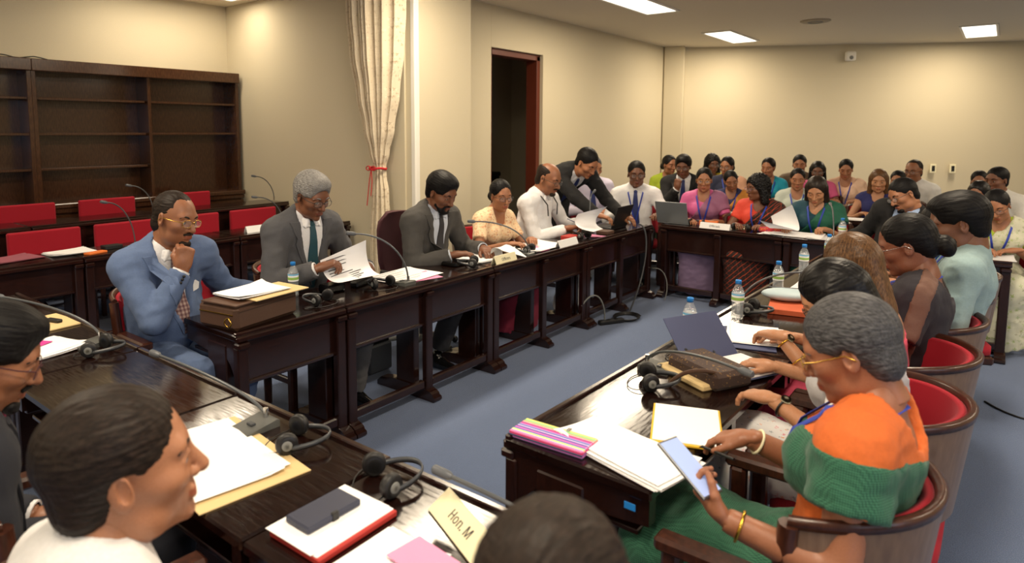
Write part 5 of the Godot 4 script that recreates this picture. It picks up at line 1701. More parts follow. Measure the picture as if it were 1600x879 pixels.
func slabthing(called: String, label: String, cat: String, at: Vector3, turn: float, size: Vector3, m: Material, bev := 0.003, group := "") -> Node3D:
	var t := thing(called, label, cat, at, turn, group)
	obj("cover", MB.new().box(Vector3(0, size.y / 2, 0), size, bev), m, t)
	return t

func bottle(label: String, at: Vector3) -> void:
	var t := thing("water_bottle", label, "bottle", at, at.x * 3.0, "water bottles")
	var prof := [Vector2(0.0, 0.002), Vector2(0.024, 0.0), Vector2(0.030, 0.006)]
	for k in 9:
		prof.append(Vector2(0.0305, 0.015 + k * 0.008)); prof.append(Vector2(0.0285, 0.019 + k * 0.008))
	prof.append_array([Vector2(0.0305, 0.09), Vector2(0.0305, 0.138), Vector2(0.029, 0.148), Vector2(0.022, 0.165), Vector2(0.0145, 0.178), Vector2(0.0125, 0.184), Vector2(0.0125, 0.192)])
	obj("body", MB.new().lathe(prof, 20), M.clear_plastic, t)
	var wprof := [Vector2(0.0, 0.004), Vector2(0.027, 0.004), Vector2(0.0275, 0.01), Vector2(0.0275, 0.14), Vector2(0.026, 0.15), Vector2(0.0, 0.15)]
	var wm := mat("water", Color(0.9, 0.95, 1.0, 0.1), 0.02)
	wm.transparency = BaseMaterial3D.TRANSPARENCY_ALPHA
	obj("water", MB.new().lathe(wprof, 16), wm, t)
	obj("cap", MB.new().lathe([Vector2(0.0, 0.186), Vector2(0.0155, 0.186), Vector2(0.0155, 0.203), Vector2(0.013, 0.206), Vector2(0, 0.206)], 18), M.cap_blue, t)
	var lb := obj("label", MB.new().lathe([Vector2(0.0312, 0.094), Vector2(0.0312, 0.137)], 20), M.paper, t)
	obj("label_band", MB.new().lathe([Vector2(0.0315, 0.128), Vector2(0.0315, 0.137)], 20), M.label_blue, lb)
	obj("label_print", MB.new().lathe([Vector2(0.0315, 0.103), Vector2(0.0318, 0.11), Vector2(0.0315, 0.118)], 20), M.label_green, lb)

func microphone(label: String, at: Vector3, tip: Vector3, turn: float, group: String, base := true) -> void:
	var t := thing("gooseneck_microphone", label, "microphone", at, turn, group)
	var lt: Vector3 = t.transform.affine_inverse() * tip
	if base:
		var b := MB.new()
		b.xf = Transform3D(Basis(Vector3.UP, PI / 2), Vector3.ZERO)
		b.prism(PackedVector2Array([Vector2(-0.055, 0.0), Vector2(0.07, 0.0), Vector2(0.07, 0.01), Vector2(-0.045, 0.026), Vector2(-0.055, 0.022)]), -0.05, 0.05)
		obj("console", b, mat("console_grey", rgb(86, 88, 86), 0.35), t)
		obj("button", MB.new().box(Vector3(0, 0.02, -0.02), Vector3(0.03, 0.008, 0.018), 0.003), M.dark_plastic, t)
	var h := lt.y
	var mid := Vector3(0, minf(h * 0.9, h - 0.02), 0)
	var pts := bez(Vector3(0, 0.02, 0.035), Vector3(0, h * 0.55, 0.04), lt * Vector3(0.35, 0, 0.35) + Vector3(0, h * 0.98, 0), lt, 16)
	obj("socket", MB.new().tube([pts[0], (pts[0] as Vector3) + Vector3(0, 0.035, 0)], 0.009, 8), M.chrome, t)
	obj("gooseneck", MB.new().tube(pts, 0.0055, 8), mat("neck_grey", rgb(92, 96, 100), 0.35, 0.4), t)
	var dir := (lt - (pts[13] as Vector3)).normalized()
	obj("capsule", MB.new().tube([lt - dir * 0.012, lt, lt + dir * 0.012, lt + dir * 0.045, lt + dir * 0.05], [0.007, 0.012, 0.013, 0.013, 0.009], 10), mat("capsule_grey", rgb(86, 90, 96), 0.4), t)

func headset(label: String, at: Vector3, turn: float, group: String) -> void:
	var t := thing("headset", label, "headphones", at, turn, group)
	var band := MB.new()
	var rows := []
	for k in 21:
		var a := PI * k / 20.0
		var c := Vector3(cos(a) * 0.075, 0.022 + 0.014 * sin(a), -sin(a) * 0.105)
		rows.append([c + Vector3(0, 0.009, 0), c + Vector3(cos(a) * 0.004, 0, -sin(a) * 0.004), c - Vector3(0, 0.009, 0), c - Vector3(cos(a) * 0.004, 0, -sin(a) * 0.004)])
	band.grid(rows, true)
	obj("headband", band, M.dark_plastic, t)
	for s in [-1.0, 1.0]:
		var e := MB.new()
		e.xf = Transform3D(Basis(Vector3.UP, s * 0.35) * Basis(Vector3.FORWARD, s * PI / 2), Vector3(s * 0.066, 0.034, 0.01))
		e.lathe([Vector2(0, -0.014), Vector2(0.028, -0.014), Vector2(0.034, -0.006), Vector2(0.034, 0.006), Vector2(0.028, 0.016), Vector2(0, 0.018)], 18)
		var eo := obj("ear_cup", e, M.black, t)
		var d := MB.new()
		d.xf = e.xf
		d.lathe([Vector2(0, 0.021), Vector2(0.014, 0.021), Vector2(0.016, 0.017)], 14)
		obj("badge", d, M.grey_plastic, eo)
	obj("cable", MB.new().tube(bez(Vector3(0.066, 0.01, 0.03), Vector3(0.12, 0.003, 0.12), Vector3(-0.1, 0.003, 0.12), Vector3(-0.13, 0.004, -0.02), 16), 0.002, 5), M.black, t)

func letters(text: String, parent: Node3D, xf: Transform3D, size: float) -> void:
	var tm := TextMesh.new()
	var f := SystemFont.new()
	f.font_names = PackedStringArray(["Droid Sans"])
	tm.font = f; tm.text = text; tm.font_size = 32; tm.pixel_size = size / 32.0; tm.depth = 0.001
	tm.material = M.ink
	var o := MeshInstance3D.new()
	o.name = "lettering"; o.mesh = tm
	parent.add_child(o, true)
	o.transform = xf
func name_card(label: String, at: Vector3, turn: float, w: float, text: String, m: Material) -> void:
	var t := thing("name_card", label, "name card", at, turn, "name cards")
	var b := MB.new()
	b.xf = Transform3D(Basis(Vector3.UP, -PI / 2), Vector3.ZERO)
	b.prism(PackedVector2Array([Vector2(0.028, 0), Vector2(0.003, 0.062), Vector2(-0.003, 0.062), Vector2(-0.028, 0), Vector2(-0.025, 0), Vector2(0, 0.056), Vector2(0.025, 0)]), -w / 2, w / 2)
	obj("card", b, m, t)
	if text != "":
		letters(text, t, Transform3D(Basis(Vector3.RIGHT, -0.38), Vector3(0, 0.03, 0.0165)), 0.03)

func open_paper(called: String, label: String, parent_at: Transform3D, size: Vector2, bend: float, m: Material, lines := 0) -> void:
	var t := thing(called, label, "paper")
	t.transform = parent_at
	var rows := []
	for j in 9:
		var row := []
		for i in 7:
			var u := i / 6.0 - 0.5
			var v := j / 8.0 - 0.5
			row.append(Vector3(u * size.x, v * size.y, bend * (v * v + 0.5 * u * v)))
		rows.append(row)
	var mb := MB.new()
	mb.grid(rows)
	var back := []
	for row in rows:
		var b := []
		for p in row: b.append((p as Vector3) - Vector3(0, 0, 0.0012))
		b.reverse(); back.append(b)
	mb.grid(back)
	obj("sheet", mb, m, t)
	if lines > 0:
		var r := RandomNumberGenerator.new(); r.seed = lines
		var lm := MB.new()
		for k in lines:
			var v := 0.4 - 0.8 * k / (lines - 1)
			var w := size.x * (0.3 + 0.45 * r.randf())
			var z := bend * v * v + 0.0016
			lm.quad(Vector3(-size.x * 0.42, v * size.y - 0.0025, z), Vector3(-size.x * 0.42 + w, v * size.y - 0.0025, z), Vector3(-size.x * 0.42 + w, v * size.y + 0.0025, z), Vector3(-size.x * 0.42, v * size.y + 0.0025, z))
		obj("print", lm, M.ink, t)

func frame(x: Vector3, y: Vector3, at: Vector3) -> Transform3D:
	var xx := x.normalized()
	var yy := (y - xx * y.dot(xx)).normalized()
	return Transform3D(Basis(xx, yy, xx.cross(yy)), at)

func laptop(label: String, at: Vector3, turn: float, m: Material) -> void:
	var t := thing("laptop", label, "laptop", at, turn, "laptops")
	obj("base", MB.new().box(Vector3(0, 0.01, 0), Vector3(0.34, 0.018, 0.23), 0.005), m, t)
	obj("keyboard", MB.new().box(Vector3(0, 0.0205, -0.02), Vector3(0.29, 0.003, 0.11), 0.001), M.black, t)
	var l := MB.new()
	l.xf = Transform3D(Basis(Vector3.RIGHT, 0.32), Vector3(0, 0.018, 0.115))
	l.box(Vector3(0, 0.115, 0), Vector3(0.34, 0.23, 0.009), 0.004)
	var lo := obj("lid", l, m, t)
	var s := MB.new()
	s.xf = l.xf
	s.box(Vector3(0, 0.117, -0.0055), Vector3(0.31, 0.19, 0.002), 0.0005)
	obj("screen", s, M.black_gloss, lo)

func build_props() -> void:
	var q := PI / 2
	var y := TOP
	# ---- briefcase and what lies on it
	var bc := thing("briefcase", "brown leather briefcase lying on the nearest left desk", "briefcase", Vector3(-3.0, y, -1.87), q + 0.17)
	obj("body", MB.new().box(Vector3(0, 0.065, 0), Vector3(0.42, 0.13, 0.28), 0.022), M.leather, bc)
	obj("flap", MB.new().box(Vector3(0, 0.132, 0.02), Vector3(0.425, 0.008, 0.25), 0.004), M.leather, bc)
	obj("seam", MB.new().tube([Vector3(-0.2, 0.1, 0.142), Vector3(0.2, 0.1, 0.142)], 0.002, 5), mat("stitch", rgb(60, 40, 28), 0.7), bc)
	obj("zip", MB.new().box(Vector3(-0.212, 0.085, 0), Vector3(0.003, 0.006, 0.24), 0.001), M.brass, bc)
	var rg := []
	for k in 17: rg.append(Vector3(-0.225 - 0.003 * sin(k), 0.05 + sin(TAU * k / 16) * 0.022, 0.1 + cos(TAU * k / 16) * 0.022))
	obj("ring", MB.new().tube(rg, 0.004, 6), M.brass, bc)
	slabthing("envelope", "brown envelope under the papers on the briefcase", "envelope", Vector3(-2.95, y + 0.137, -1.95), q + 0.1, Vector3(0.34, 0.006, 0.24), M.manila, 0.002)
	sheets("white papers stacked on top of the brown briefcase", Vector3(-2.99, y + 0.144, -1.88), q + 0.05, Vector2(0.3, 0.22), 6, M.paper, "", 0.02, 4)
	# ---- left row
	bottle("water bottle behind the brown briefcase", Vector3(-3.22, y, -2.3))
	slabthing("eyeglass_case", "shiny dark case before the grey-haired man", "case", Vector3(-3.14, y, -2.52), q, Vector3(0.14, 0.05, 0.1), M.black_gloss, 0.02)
	headset("black headset beside the briefcase on the left row", Vector3(-2.97, y, -2.3), q + 0.4, "headsets of the left row")
	var st := sheets("white papers with pink edge between the grey and dark suits", Vector3(-3.1, y, -3.08), q + 0.06, Vector2(0.44, 0.3), 4, M.paper, "", 0.05, 6)
	print_lines(st, Vector2(0.4, 0.3), 6, 0.012)
	sheets("pink sheet under the white papers before the dark suit", Vector3(-3.0, y - 0.0012, -3.12), q - 0.2, Vector2(0.3, 0.2), 1, M.pink_paper, "", 0.01, 8)
	slabthing("pencil_case", "dark zipped pencil case beside the white papers", "case", Vector3(-3.14, y, -2.76), q + 0.3, Vector3(0.2, 0.035, 0.06), M.black, 0.014)
	headset("black headset before the pencil case", Vector3(-2.98, y, -2.78), q, "headsets of the left row")
	microphone("gooseneck microphone between the grey and dark suits", Vector3(-2.93, y, -2.93), Vector3(-3.1, 1.09, -2.67), q, "microphones of the left row")
	slabthing("tablet_case", "black tablet case before the bearded man", "tablet", Vector3(-3.12, y, -3.6), q, Vector3(0.15, 0.03, 0.22), M.black_gloss, 0.008)
	headset("black headset before the bearded man", Vector3(-2.95, y, -3.64), q + 0.6, "headsets of the left row")
	name_card("cream name card before the bearded man", Vector3(-2.85, y, -3.9), q, 0.26, "Officers", M.cream_paper)
	sheets("papers under the bearded man's hands", Vector3(-3.1, y, -3.88), q - 0.1, Vector2(0.42, 0.3), 6, M.paper, "", 0.05, 10)
	open_paper("turned_page", "white page being turned by the bearded man", frame(Vector3(0, 0.12, -1), Vector3(0.75, 0.6, 0.1), Vector3(-3.0, y + 0.075, -4.03)), Vector2(0.2, 0.2), 0.5, M.paper)
	microphone("gooseneck microphone before the woman in floral blouse", Vector3(-2.88, y, -4.22), Vector3(-3.1, 1.04, -3.85), q, "microphones of the left row")
	headset("black headset by the microphone of the woman in floral blouse", Vector3(-2.93, y, -4.33), q + 0.3, "headsets of the left row")
	sheets("papers spread before the woman in floral blouse", Vector3(-3.04, y, -4.62), q + 0.1, Vector2(0.5, 0.3), 6, M.paper, "", 0.06, 12)
	sheets("red edged papers beside the floral woman's headset", Vector3(-2.93, y, -4.47), q, Vector2(0.16, 0.12), 3, M.pink_paper, "", 0.03, 13)
	name_card("white name card before the balding man in white", Vector3(-2.85, y, -4.8), q, 0.3, "", M.paper)
	slabthing("red_book", "small red book before the balding man", "book", Vector3(-3.0, y, -5.1), q, Vector3(0.15, 0.04, 0.1), M.red_cover)
	headset("black headset beside the small red book", Vector3(-2.93, y, -5.22), q, "headsets of the left row")
	sheets("pink leaflets beside the booklet", Vector3(-2.93, y, -5.4), q, Vector2(0.14, 0.2), 2, M.pink_paper, "", 0.03, 14)
	open_paper("booklet", "white booklet held open by the balding man", frame(Vector3(0.25, 0.1, -1), Vector3(-0.35, 1, 0.1), Vector3(-2.97, y + 0.13, -5.34)), Vector2(0.26, 0.19), 0.5, M.paper)
	open_paper("held_document", "printed sheets held up by the grey-haired man", frame(Vector3(0.1, 0.14, -1), Vector3(-0.75, 0.75, 0.0), Vector3(-3.1, y + 0.115, -2.62)), Vector2(0.31, 0.22), 0.3, M.paper, 11)
	laptop("black laptop open on the far end of the left row", Vector3(-3.08, y, -6.0), q, M.black)
	microphone("gooseneck microphone behind the black laptop", Vector3(-3.14, y, -5.65), Vector3(-3.14, 1.12, -5.78), q, "microphones of the left row")
	slabthing("conference_unit", "flat dark unit beside the black laptop", "console", Vector3(-2.92, y, -5.62), q, Vector3(0.14, 0.03, 0.12), M.leather)
	# ---- far row
	laptop("grey laptop seen from behind on the far desk", Vector3(-2.68, y, -6.78), 0.0, mat("laptop_grey", rgb(118, 122, 126), 0.4, 0.3))
	headset("black headset beside the grey laptop", Vector3(-2.44, y, -6.72), 0.0, "headsets of the far row")
	name_card("white name card reading Officials on the far desk", Vector3(-2.2, y, -6.56), deg_to_rad(-3.0), 0.3, "Officials", M.paper)
	sheets("yellow papers behind the white name card", Vector3(-2.12, y, -6.76), 0.3, Vector2(0.26, 0.2), 3, M.cream_paper, "", 0.05, 16)
	slabthing("orange_file", "small orange file before the woman in mauve", "file", Vector3(-2.34, y, -6.78), 0.2, Vector3(0.18, 0.05, 0.09), M.orange_paper)
	headset("black headset before the curly-haired woman", Vector3(-1.98, y, -6.66), 0.0, "headsets of the far row")
	slabthing("patterned_purse", "red patterned purse beside the papers of the woman in green", "purse", Vector3(-1.72, y, -6.72), 0.4, Vector3(0.22, 0.05, 0.1), print_cloth("purse_print", flowers(rgb(190, 50, 60), [rgb(40, 70, 130), rgb(230, 160, 60)], 50, 9.0, 61), 8.0), 0.02)
	sheets("heap of white papers before the woman in green", Vector3(-1.5, y, -6.62), 0.0, Vector2(0.42, 0.28), 9, M.paper, "", 0.12, 17)
	open_paper("lifted_page", "white page standing up from the heap before the woman in green", frame(Vector3(1, 0.15, 0.2), Vector3(-0.3, 0.6, -0.7), Vector3(-1.56, y + 0.07, -6.6)), Vector2(0.26, 0.17), 0.6, M.paper)
	sheets("grey stapled papers under the far water bottles", Vector3(-1.2, y, -6.6), 0.1, Vector2(0.3, 0.3), 8, M.paper_grey, "", 0.06, 18)
	microphone("gooseneck microphone before the woman in green", Vector3(-1.06, y, -6.1), Vector3(-1.16, 1.08, -6.42), 0.0, "microphones of the far row")
	sheets("papers under the hand of the leaning man", Vector3(-0.84, y, -5.92), 0.3, Vector2(0.3, 0.24), 5, M.paper_grey, "", 0.05, 19)
	sheets("papers on the audience desk before the woman in mint", Vector3(-2.0, y, -8.0), 0.0, Vector2(0.28, 0.22), 4, M.paper, "", 0.05, 20)
	sheets("yellow papers on the audience desk behind the woman in mauve", Vector3(-2.5, y, -7.98), 0.0, Vector2(0.28, 0.22), 4, M.cream_paper, "", 0.05, 21)
	sheets("papers before the brown-haired woman", Vector3(-1.2, y, -8.24), 0.0, Vector2(0.3, 0.22), 4, M.paper, "", 0.05, 22)
	sheets("papers on the desk before the woman in green florals", Vector3(-0.08, y, -6.38), 0.1, Vector2(0.34, 0.24), 5, M.paper_grey, "", 0.05, 23)
	# ---- right row
	var bl := ["water bottle nearest the camera on the right row", "second water bottle from the camera on the right row", "third water bottle, beside the pale pouch", "fourth water bottle, partly behind the brown hair", "water bottle at the far end of the right row", "farthest water bottle beside the grey papers"]
	var bp := [Vector3(-1.09, y, -2.95), Vector3(-1.03, y, -3.46), Vector3(-1.0, y, -4.12), Vector3(-1.02, y, -4.85), Vector3(-0.98, y, -5.45), Vector3(-1.08, y, -6.55)]
	for k in 6: bottle(bl[k], bp[k])
	var nf := thing("navy_file", "navy file standing open with white papers beside the handbag", "file")
	nf.transform = Transform3D(Basis(Vector3.UP, -q - 0.45), Vector3(-0.8, y + 0.012, -2.68))
	obj("back_cover", MB.new().box(Vector3(0, 0, 0), Vector3(0.32, 0.004, 0.24), 0.001), M.navy_folder, nf)
	var fc := MB.new()
	fc.xf = Transform3D(Basis(Vector3.RIGHT, -0.85), Vector3(0, 0.0, 0.12))
	fc.box(Vector3(0, 0, 0.105), Vector3(0.3, 0.004, 0.21), 0.001)
	obj("front_cover", fc, M.navy_folder, nf)
	obj("pages", MB.new().box(Vector3(0, 0.006, -0.004), Vector3(0.3, 0.008, 0.22), 0.002), M.paper, nf)
	slabthing("blue_folder", "flat blue folder under the papers beyond the open file", "folder", Vector3(-0.9, y, -3.15), -q + 0.3, Vector3(0.34, 0.004, 0.26), M.navy_folder, 0.001)
	sheets("papers on the blue folder under the watch hand", Vector3(-0.87, y + 0.005, -3.2), -q + 0.3, Vector2(0.3, 0.22), 4, M.paper, "", 0.04, 24)
	var hb := thing("handbag", "dark brown handbag with gold dots lying on the right row", "handbag", Vector3(-0.86, y, -2.55), -q - 0.5)
	obj("body", MB.new().box(Vector3(0, 0.035, 0), Vector3(0.19, 0.07, 0.28), 0.025), print_cloth("bag_print", flowers(rgb(58, 40, 34), [rgb(170, 130, 60)], 60, 4.0, 71), 7.0), hb)
	obj("base", MB.new().box(Vector3(0.03, 0.012, 0.02), Vector3(0.2, 0.024, 0.27), 0.01), M.manila, hb)
	obj("strap", MB.new().tube(bez(Vector3(0.05, 0.06, -0.12), Vector3(0.2, 0.12, -0.1), Vector3(0.2, 0.02, 0.02), Vector3(0.22, -0.12, 0.03), 12), 0.008, 6), M.leather, hb)
	obj("buckle", MB.new().ball(Vector3(0.09, 0.07, -0.1), Vector3(0.012, 0.006, 0.012), 8, 5), M.gold, hb)
	headset("black headset behind the notebook with yellow edge", Vector3(-1.0, y, -2.33), -q + 0.5, "headsets of the right row")
	microphone("gooseneck microphone bending over the handbag", Vector3(-1.06, y, -2.5), Vector3(-0.66, 0.9, -2.29), -q, "microphones of the right row")
	headset("black headset beside the power plate", Vector3(-1.0, y, -2.72), -q, "headsets of the right row")
	var nb := thing("notebook", "white notebook with yellow edge under the writing hand", "notebook", Vector3(-0.76, y + 0.001, -2.06), -1.2)
	obj("cover", MB.new().box(Vector3(0, 0.004, 0), Vector3(0.3, 0.008, 0.22), 0.002), M.yellow_edge, nb)
	obj("page", MB.new().box(Vector3(0, 0.0095, 0), Vector3(0.285, 0.003, 0.207), 0.001), M.paper, nb)
	sheets("thick white papers at the near end of the right row", Vector3(-0.84, y + 0.002, -1.77), -0.23, Vector2(0.4, 0.2), 9, M.paper, "", 0.02, 25)
	var sf := thing("plastic_file", "striped rainbow plastic file at the corner of the right row", "file", Vector3(-1.05, y, -1.7), 0.05)
	obj("sleeve", MB.new().box(Vector3(0, 0.012, 0), Vector3(0.26, 0.024, 0.11), 0.004), print_cloth("rainbow", rainbow(), 9.0), sf)
	obj("fastener", MB.new().box(Vector3(0.03, 0.026, -0.05), Vector3(0.012, 0.006, 0.02), 0.002), M.chrome, sf)
	obj("zip", MB.new().box(Vector3(0, 0.012, 0.056), Vector3(0.26, 0.005, 0.003), 0.001), M.navy_folder, sf)
	var so := thing("power_plate", "small metal power plate set in the right row desk", "socket", Vector3(-1.0, y, -3.0), -q)
	obj("plate", MB.new().box(Vector3(0, 0.002, 0), Vector3(0.08, 0.004, 0.06), 0.001), M.steel, so)
	obj("inlet", MB.new().box(Vector3(-0.018, 0.005, 0), Vector3(0.018, 0.003, 0.02), 0.001), M.black, so)
	slabthing("rust_book", "rust red book under the pale pouch", "book", Vector3(-0.87, y, -3.82), -q + 0.2, Vector3(0.28, 0.03, 0.19), mat("rust", rgb(196, 92, 56), 0.7))
	var pc := thing("pouch", "pale blue soft pouch lying on the rust red book", "pouch", Vector3(-0.9, y + 0.031, -3.9), -q + 0.3)
	obj("body", MB.new().ball(Vector3(0, 0.032, 0), Vector3(0.08, 0.034, 0.13), 16, 10), mat("pouch_blue", rgb(176, 196, 204), 0.5), pc)
	obj("zip", MB.new().tube([Vector3(-0.05, 0.06, -0.09), Vector3(-0.02, 0.066, 0.0), Vector3(-0.05, 0.06, 0.09)], 0.003, 5), M.steel, pc)
	microphone("gooseneck microphone before the brown-haired bent woman", Vector3(-1.04, y, -3.68), Vector3(-0.8, 0.97, -3.8), -q, "microphones of the right row")
	headset("black headset beside the pale pouch", Vector3(-1.0, y, -3.62), -q, "headsets of the right row")
	sheets("papers before the woman with a bun", Vector3(-0.84, y, -4.4), -q, Vector2(0.34, 0.26), 9, M.paper_grey, "", 0.06, 26)
	sheets("papers before the man in pale blue", Vector3(-0.84, y, -5.0), -q, Vector2(0.34, 0.26), 8, M.paper_grey, "", 0.06, 27)
	# phone and pen in the hands of the woman in orange
	var ph := thing("smartphone", "grey smartphone with lit screen held by the woman in orange", "phone")
	ph.transform = frame(Vector3(0.25, -0.05, -1.0), Vector3(-0.8, 0.5, -0.2), Vector3(-0.565, 0.885, -1.56))
	obj("body", MB.new().box(Vector3.ZERO, Vector3(0.077, 0.165, 0.009), 0.004), M.steel, ph)
	obj("screen", MB.new().box(Vector3(0, 0, 0.0048), Vector3(0.07, 0.155, 0.0014), 0.0004), M.screen_glow, ph)
	solo("pen", MB.new().tube([Vector3(-0.66, 0.775, -1.9), Vector3(-0.65, 0.78, -1.9), Vector3(-0.54, 0.8, -1.84)], [0.001, 0.0045, 0.0045], 8), M.black, "black pen in the writing hand of the woman in orange", "pen")
	solo("ballpoint_pen", MB.new().tube([Vector3(-2.98, 0.86, -5.3), Vector3(-3.0, 0.865, -5.29), Vector3(-3.1, 0.92, -5.22)], [0.001, 0.004, 0.004], 8), M.navy_folder, "blue pen in the hand of the balding man", "pen")
	# ---- near row
	slabthing("large_envelope", "large brown envelope under papers in the foreground", "envelope", Vector3(-1.76, y, -0.98), -0.12, Vector3(0.5, 0.004, 0.32), M.manila, 0.001)
	sheets("white papers on the brown envelope in the foreground", Vector3(-1.79, y + 0.005, -0.96), -0.12, Vector2(0.44, 0.27), 4, M.paper, "", 0.04, 30)
	microphone("gooseneck microphone reaching left over the papers in the foreground", Vector3(-1.86, y, -1.17), Vector3(-2.44, 0.88, -1.13), PI, "microphones of the front row")
	headset("black headset beside the brown envelope in the foreground", Vector3(-1.66, y, -1.18), -0.9, "headsets of the front row")
	var ntb := thing("notebook", "white notebook with red cover under the dark phone", "notebook", Vector3(-1.235, y, -0.98), 0.02)
	obj("cover", MB.new().box(Vector3(0.005, 0.008, 0), Vector3(0.185, 0.016, 0.25), 0.003), M.red_cover, ntb)
	obj("pages", MB.new().box(Vector3(0, 0.012, 0), Vector3(0.175, 0.014, 0.245), 0.002), M.paper, ntb)
	obj("page", MB.new().box(Vector3(-0.01, 0.0205, 0.005), Vector3(0.17, 0.002, 0.25), 0.0005), M.paper, ntb)
	var pw := thing("phone_case", "dark blue folding phone case on the white notebook", "phone case", Vector3(-1.265, y + 0.022, -0.975), 0.0)
	obj("body", MB.new().box(Vector3(0, 0.009, 0), Vector3(0.09, 0.018, 0.165), 0.005), mat("case_blue", rgb(48, 52, 72), 0.5), pw)
	obj("strap", MB.new().box(Vector3(0.042, 0.01, 0), Vector3(0.012, 0.021, 0.02), 0.002), M.black, pw)
	headset("black headset on the seam behind the notebook", Vector3(-1.27, y, -1.19), -0.4, "headsets of the front row")
	var plate := thing("name_plate", "cream name plate reading Hon. M tilted towards the camera", "name plate", Vector3(-0.98, y + 0.001, -1.12), -0.42)
	var pt := Basis(Vector3.RIGHT, -0.95)
	var pm := MB.new()
	pm.xf = Transform3D(pt, Vector3.ZERO)
	pm.box(Vector3(0, 0.04, 0), Vector3(0.26, 0.075, 0.004), 0.001)
	obj("plate", pm, M.cream_paper, plate)
	var pk := MB.new()
	pk.xf = Transform3D(Basis(Vector3.RIGHT, 0.5), Vector3(0, 0.0, -0.085))
	pk.box(Vector3(0, 0.026, 0), Vector3(0.3, 0.052, 0.004), 0.001)
	obj("stand", pk, M.clear_plastic, plate)
	letters("Hon. M", plate, Transform3D(pt, pt * Vector3(0, 0.04, 0.0025)), 0.034)
	sheets("white papers in front of the Hon. name plate", Vector3(-1.02, y, -0.93), 0.0, Vector2(0.2, 0.26), 3, M.paper, "", 0.02, 32)
	slabthing("pink_slip", "pink slip on the white papers at the bottom", "paper", Vector3(-0.96, y + 0.013, -1.01), -0.1, Vector3(0.14, 0.002, 0.1), M.pink_paper, 0.0005)
	microphone("gooseneck microphone crossing the bottom centre", Vector3(-0.7, y, -1.2), Vector3(-1.05, 0.85, -1.2), PI, "microphones of the front row")
	sheets("notepad with pink slip before the man at the left edge", Vector3(-3.28, y, -1.03), 0.2, Vector2(0.24, 0.2), 8, M.paper, "", 0.03, 33)
	slabthing("pink_note", "magenta note on the notepad at the left edge", "paper", Vector3(-3.36, y + 0.016, -1.0), 0.5, Vector3(0.12, 0.002, 0.09), M.magenta_paper, 0.0005)
	slabthing("brown_folder", "brown folder with keys at the left end of the near desks", "folder", Vector3(-3.72, y, -1.2), 0.1, Vector3(0.3, 0.008, 0.17), M.manila, 0.002)
	var ky := thing("key_pouch", "small black key pouch lying on the brown folder", "keys", Vector3(-3.7, y + 0.009, -1.2), 0.3)
	obj("pouch", MB.new().box(Vector3(0, 0.008, 0), Vector3(0.09, 0.016, 0.03), 0.006), M.black, ky)
	obj("ring", MB.new().tube(bez(Vector3(-0.045, 0.006, 0), Vector3(-0.1, 0.006, 0.04), Vector3(-0.1, 0.006, -0.05), Vector3(-0.045, 0.006, -0.01), 10), 0.002, 5), M.chrome, ky)
	headset("headset with white badge near the left edge", Vector3(-3.05, y, -1.16), -0.9, "headsets of the front row")
	microphone("gooseneck microphone reaching over the notepad at the left edge", Vector3(-3.18, y, -1.18), Vector3(-3.75, 0.92, -1.0), PI, "microphones of the front row")
	# ---- alcove
	sheets("mauve folders stacked on the alcove desk", Vector3(-5.83, y, -1.62), q + 0.2, Vector2(0.34, 0.26), 5, M.mauve_folder, "", 0.06, 34, "folder_stack")
	sheets("white papers on the alcove desk", Vector3(-5.76, y, -2.0), q, Vector2(0.3, 0.22), 9, M.paper, "", 0.06, 35)
	slabthing("orange_packet", "orange packet beside the white papers in the alcove", "packet", Vector3(-5.6, y, -2.14), q + 0.3, Vector3(0.16, 0.015, 0.07), M.orange_paper)
	microphone("gooseneck microphone beside the blue suit in the alcove", Vector3(-5.66, y, -2.46), Vector3(-5.6, 1.15, -2.24), q, "microphones in the alcove")
	slabthing("conference_unit", "dark conference unit in the alcove beside the blue suit", "console", Vector3(-5.74, y, -2.32), q, Vector3(0.14, 0.03, 0.1), M.black)
	microphone("gooseneck microphone left of the grey hair in the alcove", Vector3(-5.75, y, -3.98), Vector3(-5.75, 1.07, -3.7), q, "microphones in the alcove", false)
	name_card("white name card on the alcove desk right of the man in blue", Vector3(-5.62, y, -3.6), q, 0.22, "", M.paper)
	microphone("gooseneck microphone on the raised alcove desk at the right end", Vector3(-6.75, 0.8905, -4.56), Vector3(-6.75, 1.2, -4.34), q, "microphones in the alcove", false)
	microphone("gooseneck microphone on the raised alcove desk behind the man in blue", Vector3(-6.75, 0.8905, -3.13), Vector3(-6.75, 1.18, -2.94), q, "microphones in the alcove", false)
	# ---- under and beside the desks
	var ps := thing("power_strip", "black power strip on the carpet below the laptop", "power strip", Vector3(-2.66, 0, -5.27), q - 0.5)
	obj("body", MB.new().box(Vector3(0, 0.02, 0), Vector3(0.26, 0.04, 0.055), 0.01), M.black, ps)
	for k in 3: obj("outlet", MB.new().box(Vector3(-0.08 + 0.08 * k, 0.041, 0), Vector3(0.04, 0.004, 0.035), 0.001), M.dark_plastic, ps)
	var coil := []
	for k in 50:
		var a := k * 0.5
		coil.append(Vector3(-2.62 + cos(a) * (0.09 + 0.0006 * k), 0.008 + 0.0004 * k, -5.5 + sin(a) * (0.12 + 0.0005 * k)))
	solo("coiled_cable", MB.new().tube(coil, 0.006, 6), M.black, "coil of black cable on the carpet beside the power strip", "cable")
	solo("laptop_cable", MB.new().tube(bez(Vector3(-2.8, 0.8, -6.1), Vector3(-2.66, 0.8, -6.1), Vector3(-2.74, 0.3, -6.2), Vector3(-2.66, 0.01, -5.62), 18), 0.008, 6), M.dark_plastic, "grey cable hanging from the black laptop to the floor", "cable")
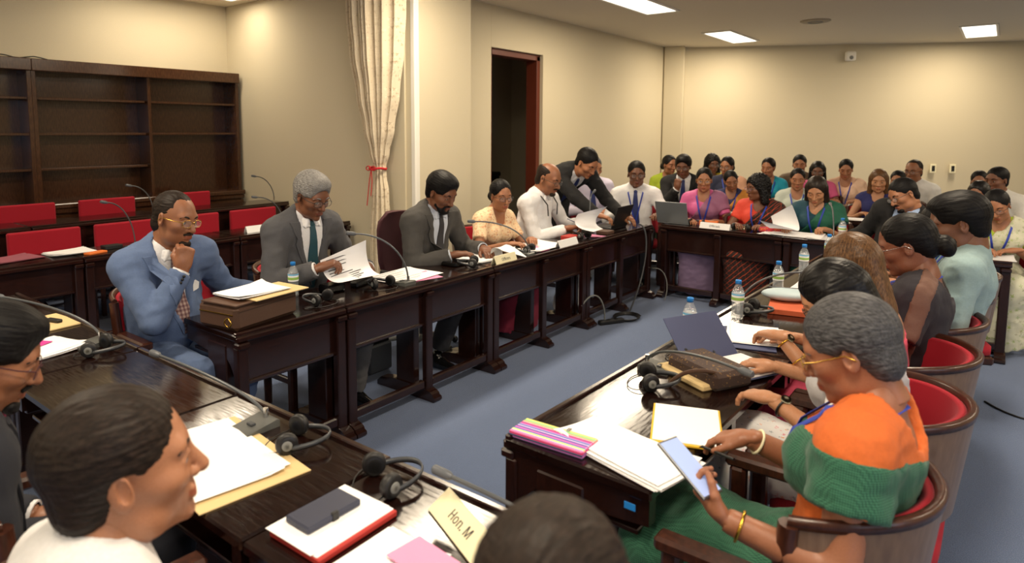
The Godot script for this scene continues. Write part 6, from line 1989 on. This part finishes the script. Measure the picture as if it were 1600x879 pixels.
	solo("white_cable", MB.new().tube(bez(Vector3(-2.78, 0.3, -6.42), Vector3(-2.62, 0.35, -6.4), Vector3(-2.58, 0.15, -6.4), Vector3(-2.6, 0.012, -6.32), 14), 0.005, 6), M.grey_plastic, "thin pale cable end hanging by the desk corner", "cable")
	solo("loop_cable", MB.new().tube(bez(Vector3(-2.8, 0.2, -4.98), Vector3(-2.72, 0.4, -5.1), Vector3(-2.68, 0.2, -5.2), Vector3(-2.7, 0.04, -5.22), 14), 0.007, 6), M.grey_plastic, "grey cable looping down to the power strip", "cable")
	solo("floor_cable", MB.new().tube(bez(Vector3(0.0, 0.006, -5.2), Vector3(0.3, 0.006, -4.7), Vector3(0.5, 0.006, -5.4), Vector3(1.2, 0.006, -5.3), 16), 0.006, 6), M.black, "thin black cable on the carpet at the right edge", "cable")
	var bg := thing("rucksack", "black rucksack standing on the floor under the left row", "bag", Vector3(-3.45, 0, -3.1), q)
	obj("body", MB.new().box(Vector3(0, 0.19, 0), Vector3(0.28, 0.38, 0.17), 0.06), M.black, bg)
	obj("pocket", MB.new().box(Vector3(0, 0.13, 0.09), Vector3(0.22, 0.2, 0.05), 0.02), M.dark_plastic, bg)
	obj("handle", MB.new().tube(bez(Vector3(-0.05, 0.37, 0), Vector3(-0.05, 0.45, 0), Vector3(0.05, 0.45, 0), Vector3(0.05, 0.37, 0), 8), 0.008, 6), M.black, bg)
	# neck earphones of the balding man
	var tf: Transform3D = P.white.tf
	var ne := thing("neck_earphones", "black earphones hanging round the balding man's neck", "earphones")
	for s in [-1.0, 1.0]:
		obj("cord", MB.new().tube([tf * Vector3(s * 0.085, 0.045, -0.02), tf * Vector3(s * 0.095, 0.0, 0.085), tf * Vector3(s * 0.085, -0.06, 0.155), tf * Vector3(s * 0.075, -0.16, 0.175)], 0.006, 6), M.black, ne)

func rainbow() -> Image:
	var cols := [rgb(60, 60, 170), rgb(210, 110, 190), rgb(120, 90, 200), rgb(240, 230, 120), rgb(150, 210, 150), rgb(80, 160, 220), rgb(220, 60, 120), rgb(110, 80, 180), rgb(230, 220, 240), rgb(240, 150, 90)]
	var im := Image.create(128, 128, false, Image.FORMAT_RGB8)
	var r := RandomNumberGenerator.new(); r.seed = 5
	var yy := 0
	while yy < 128:
		var h := 3 + r.randi() % 9
		im.fill_rect(Rect2i(0, yy, 128, h), cols[r.randi() % cols.size()])
		yy += h
	return im
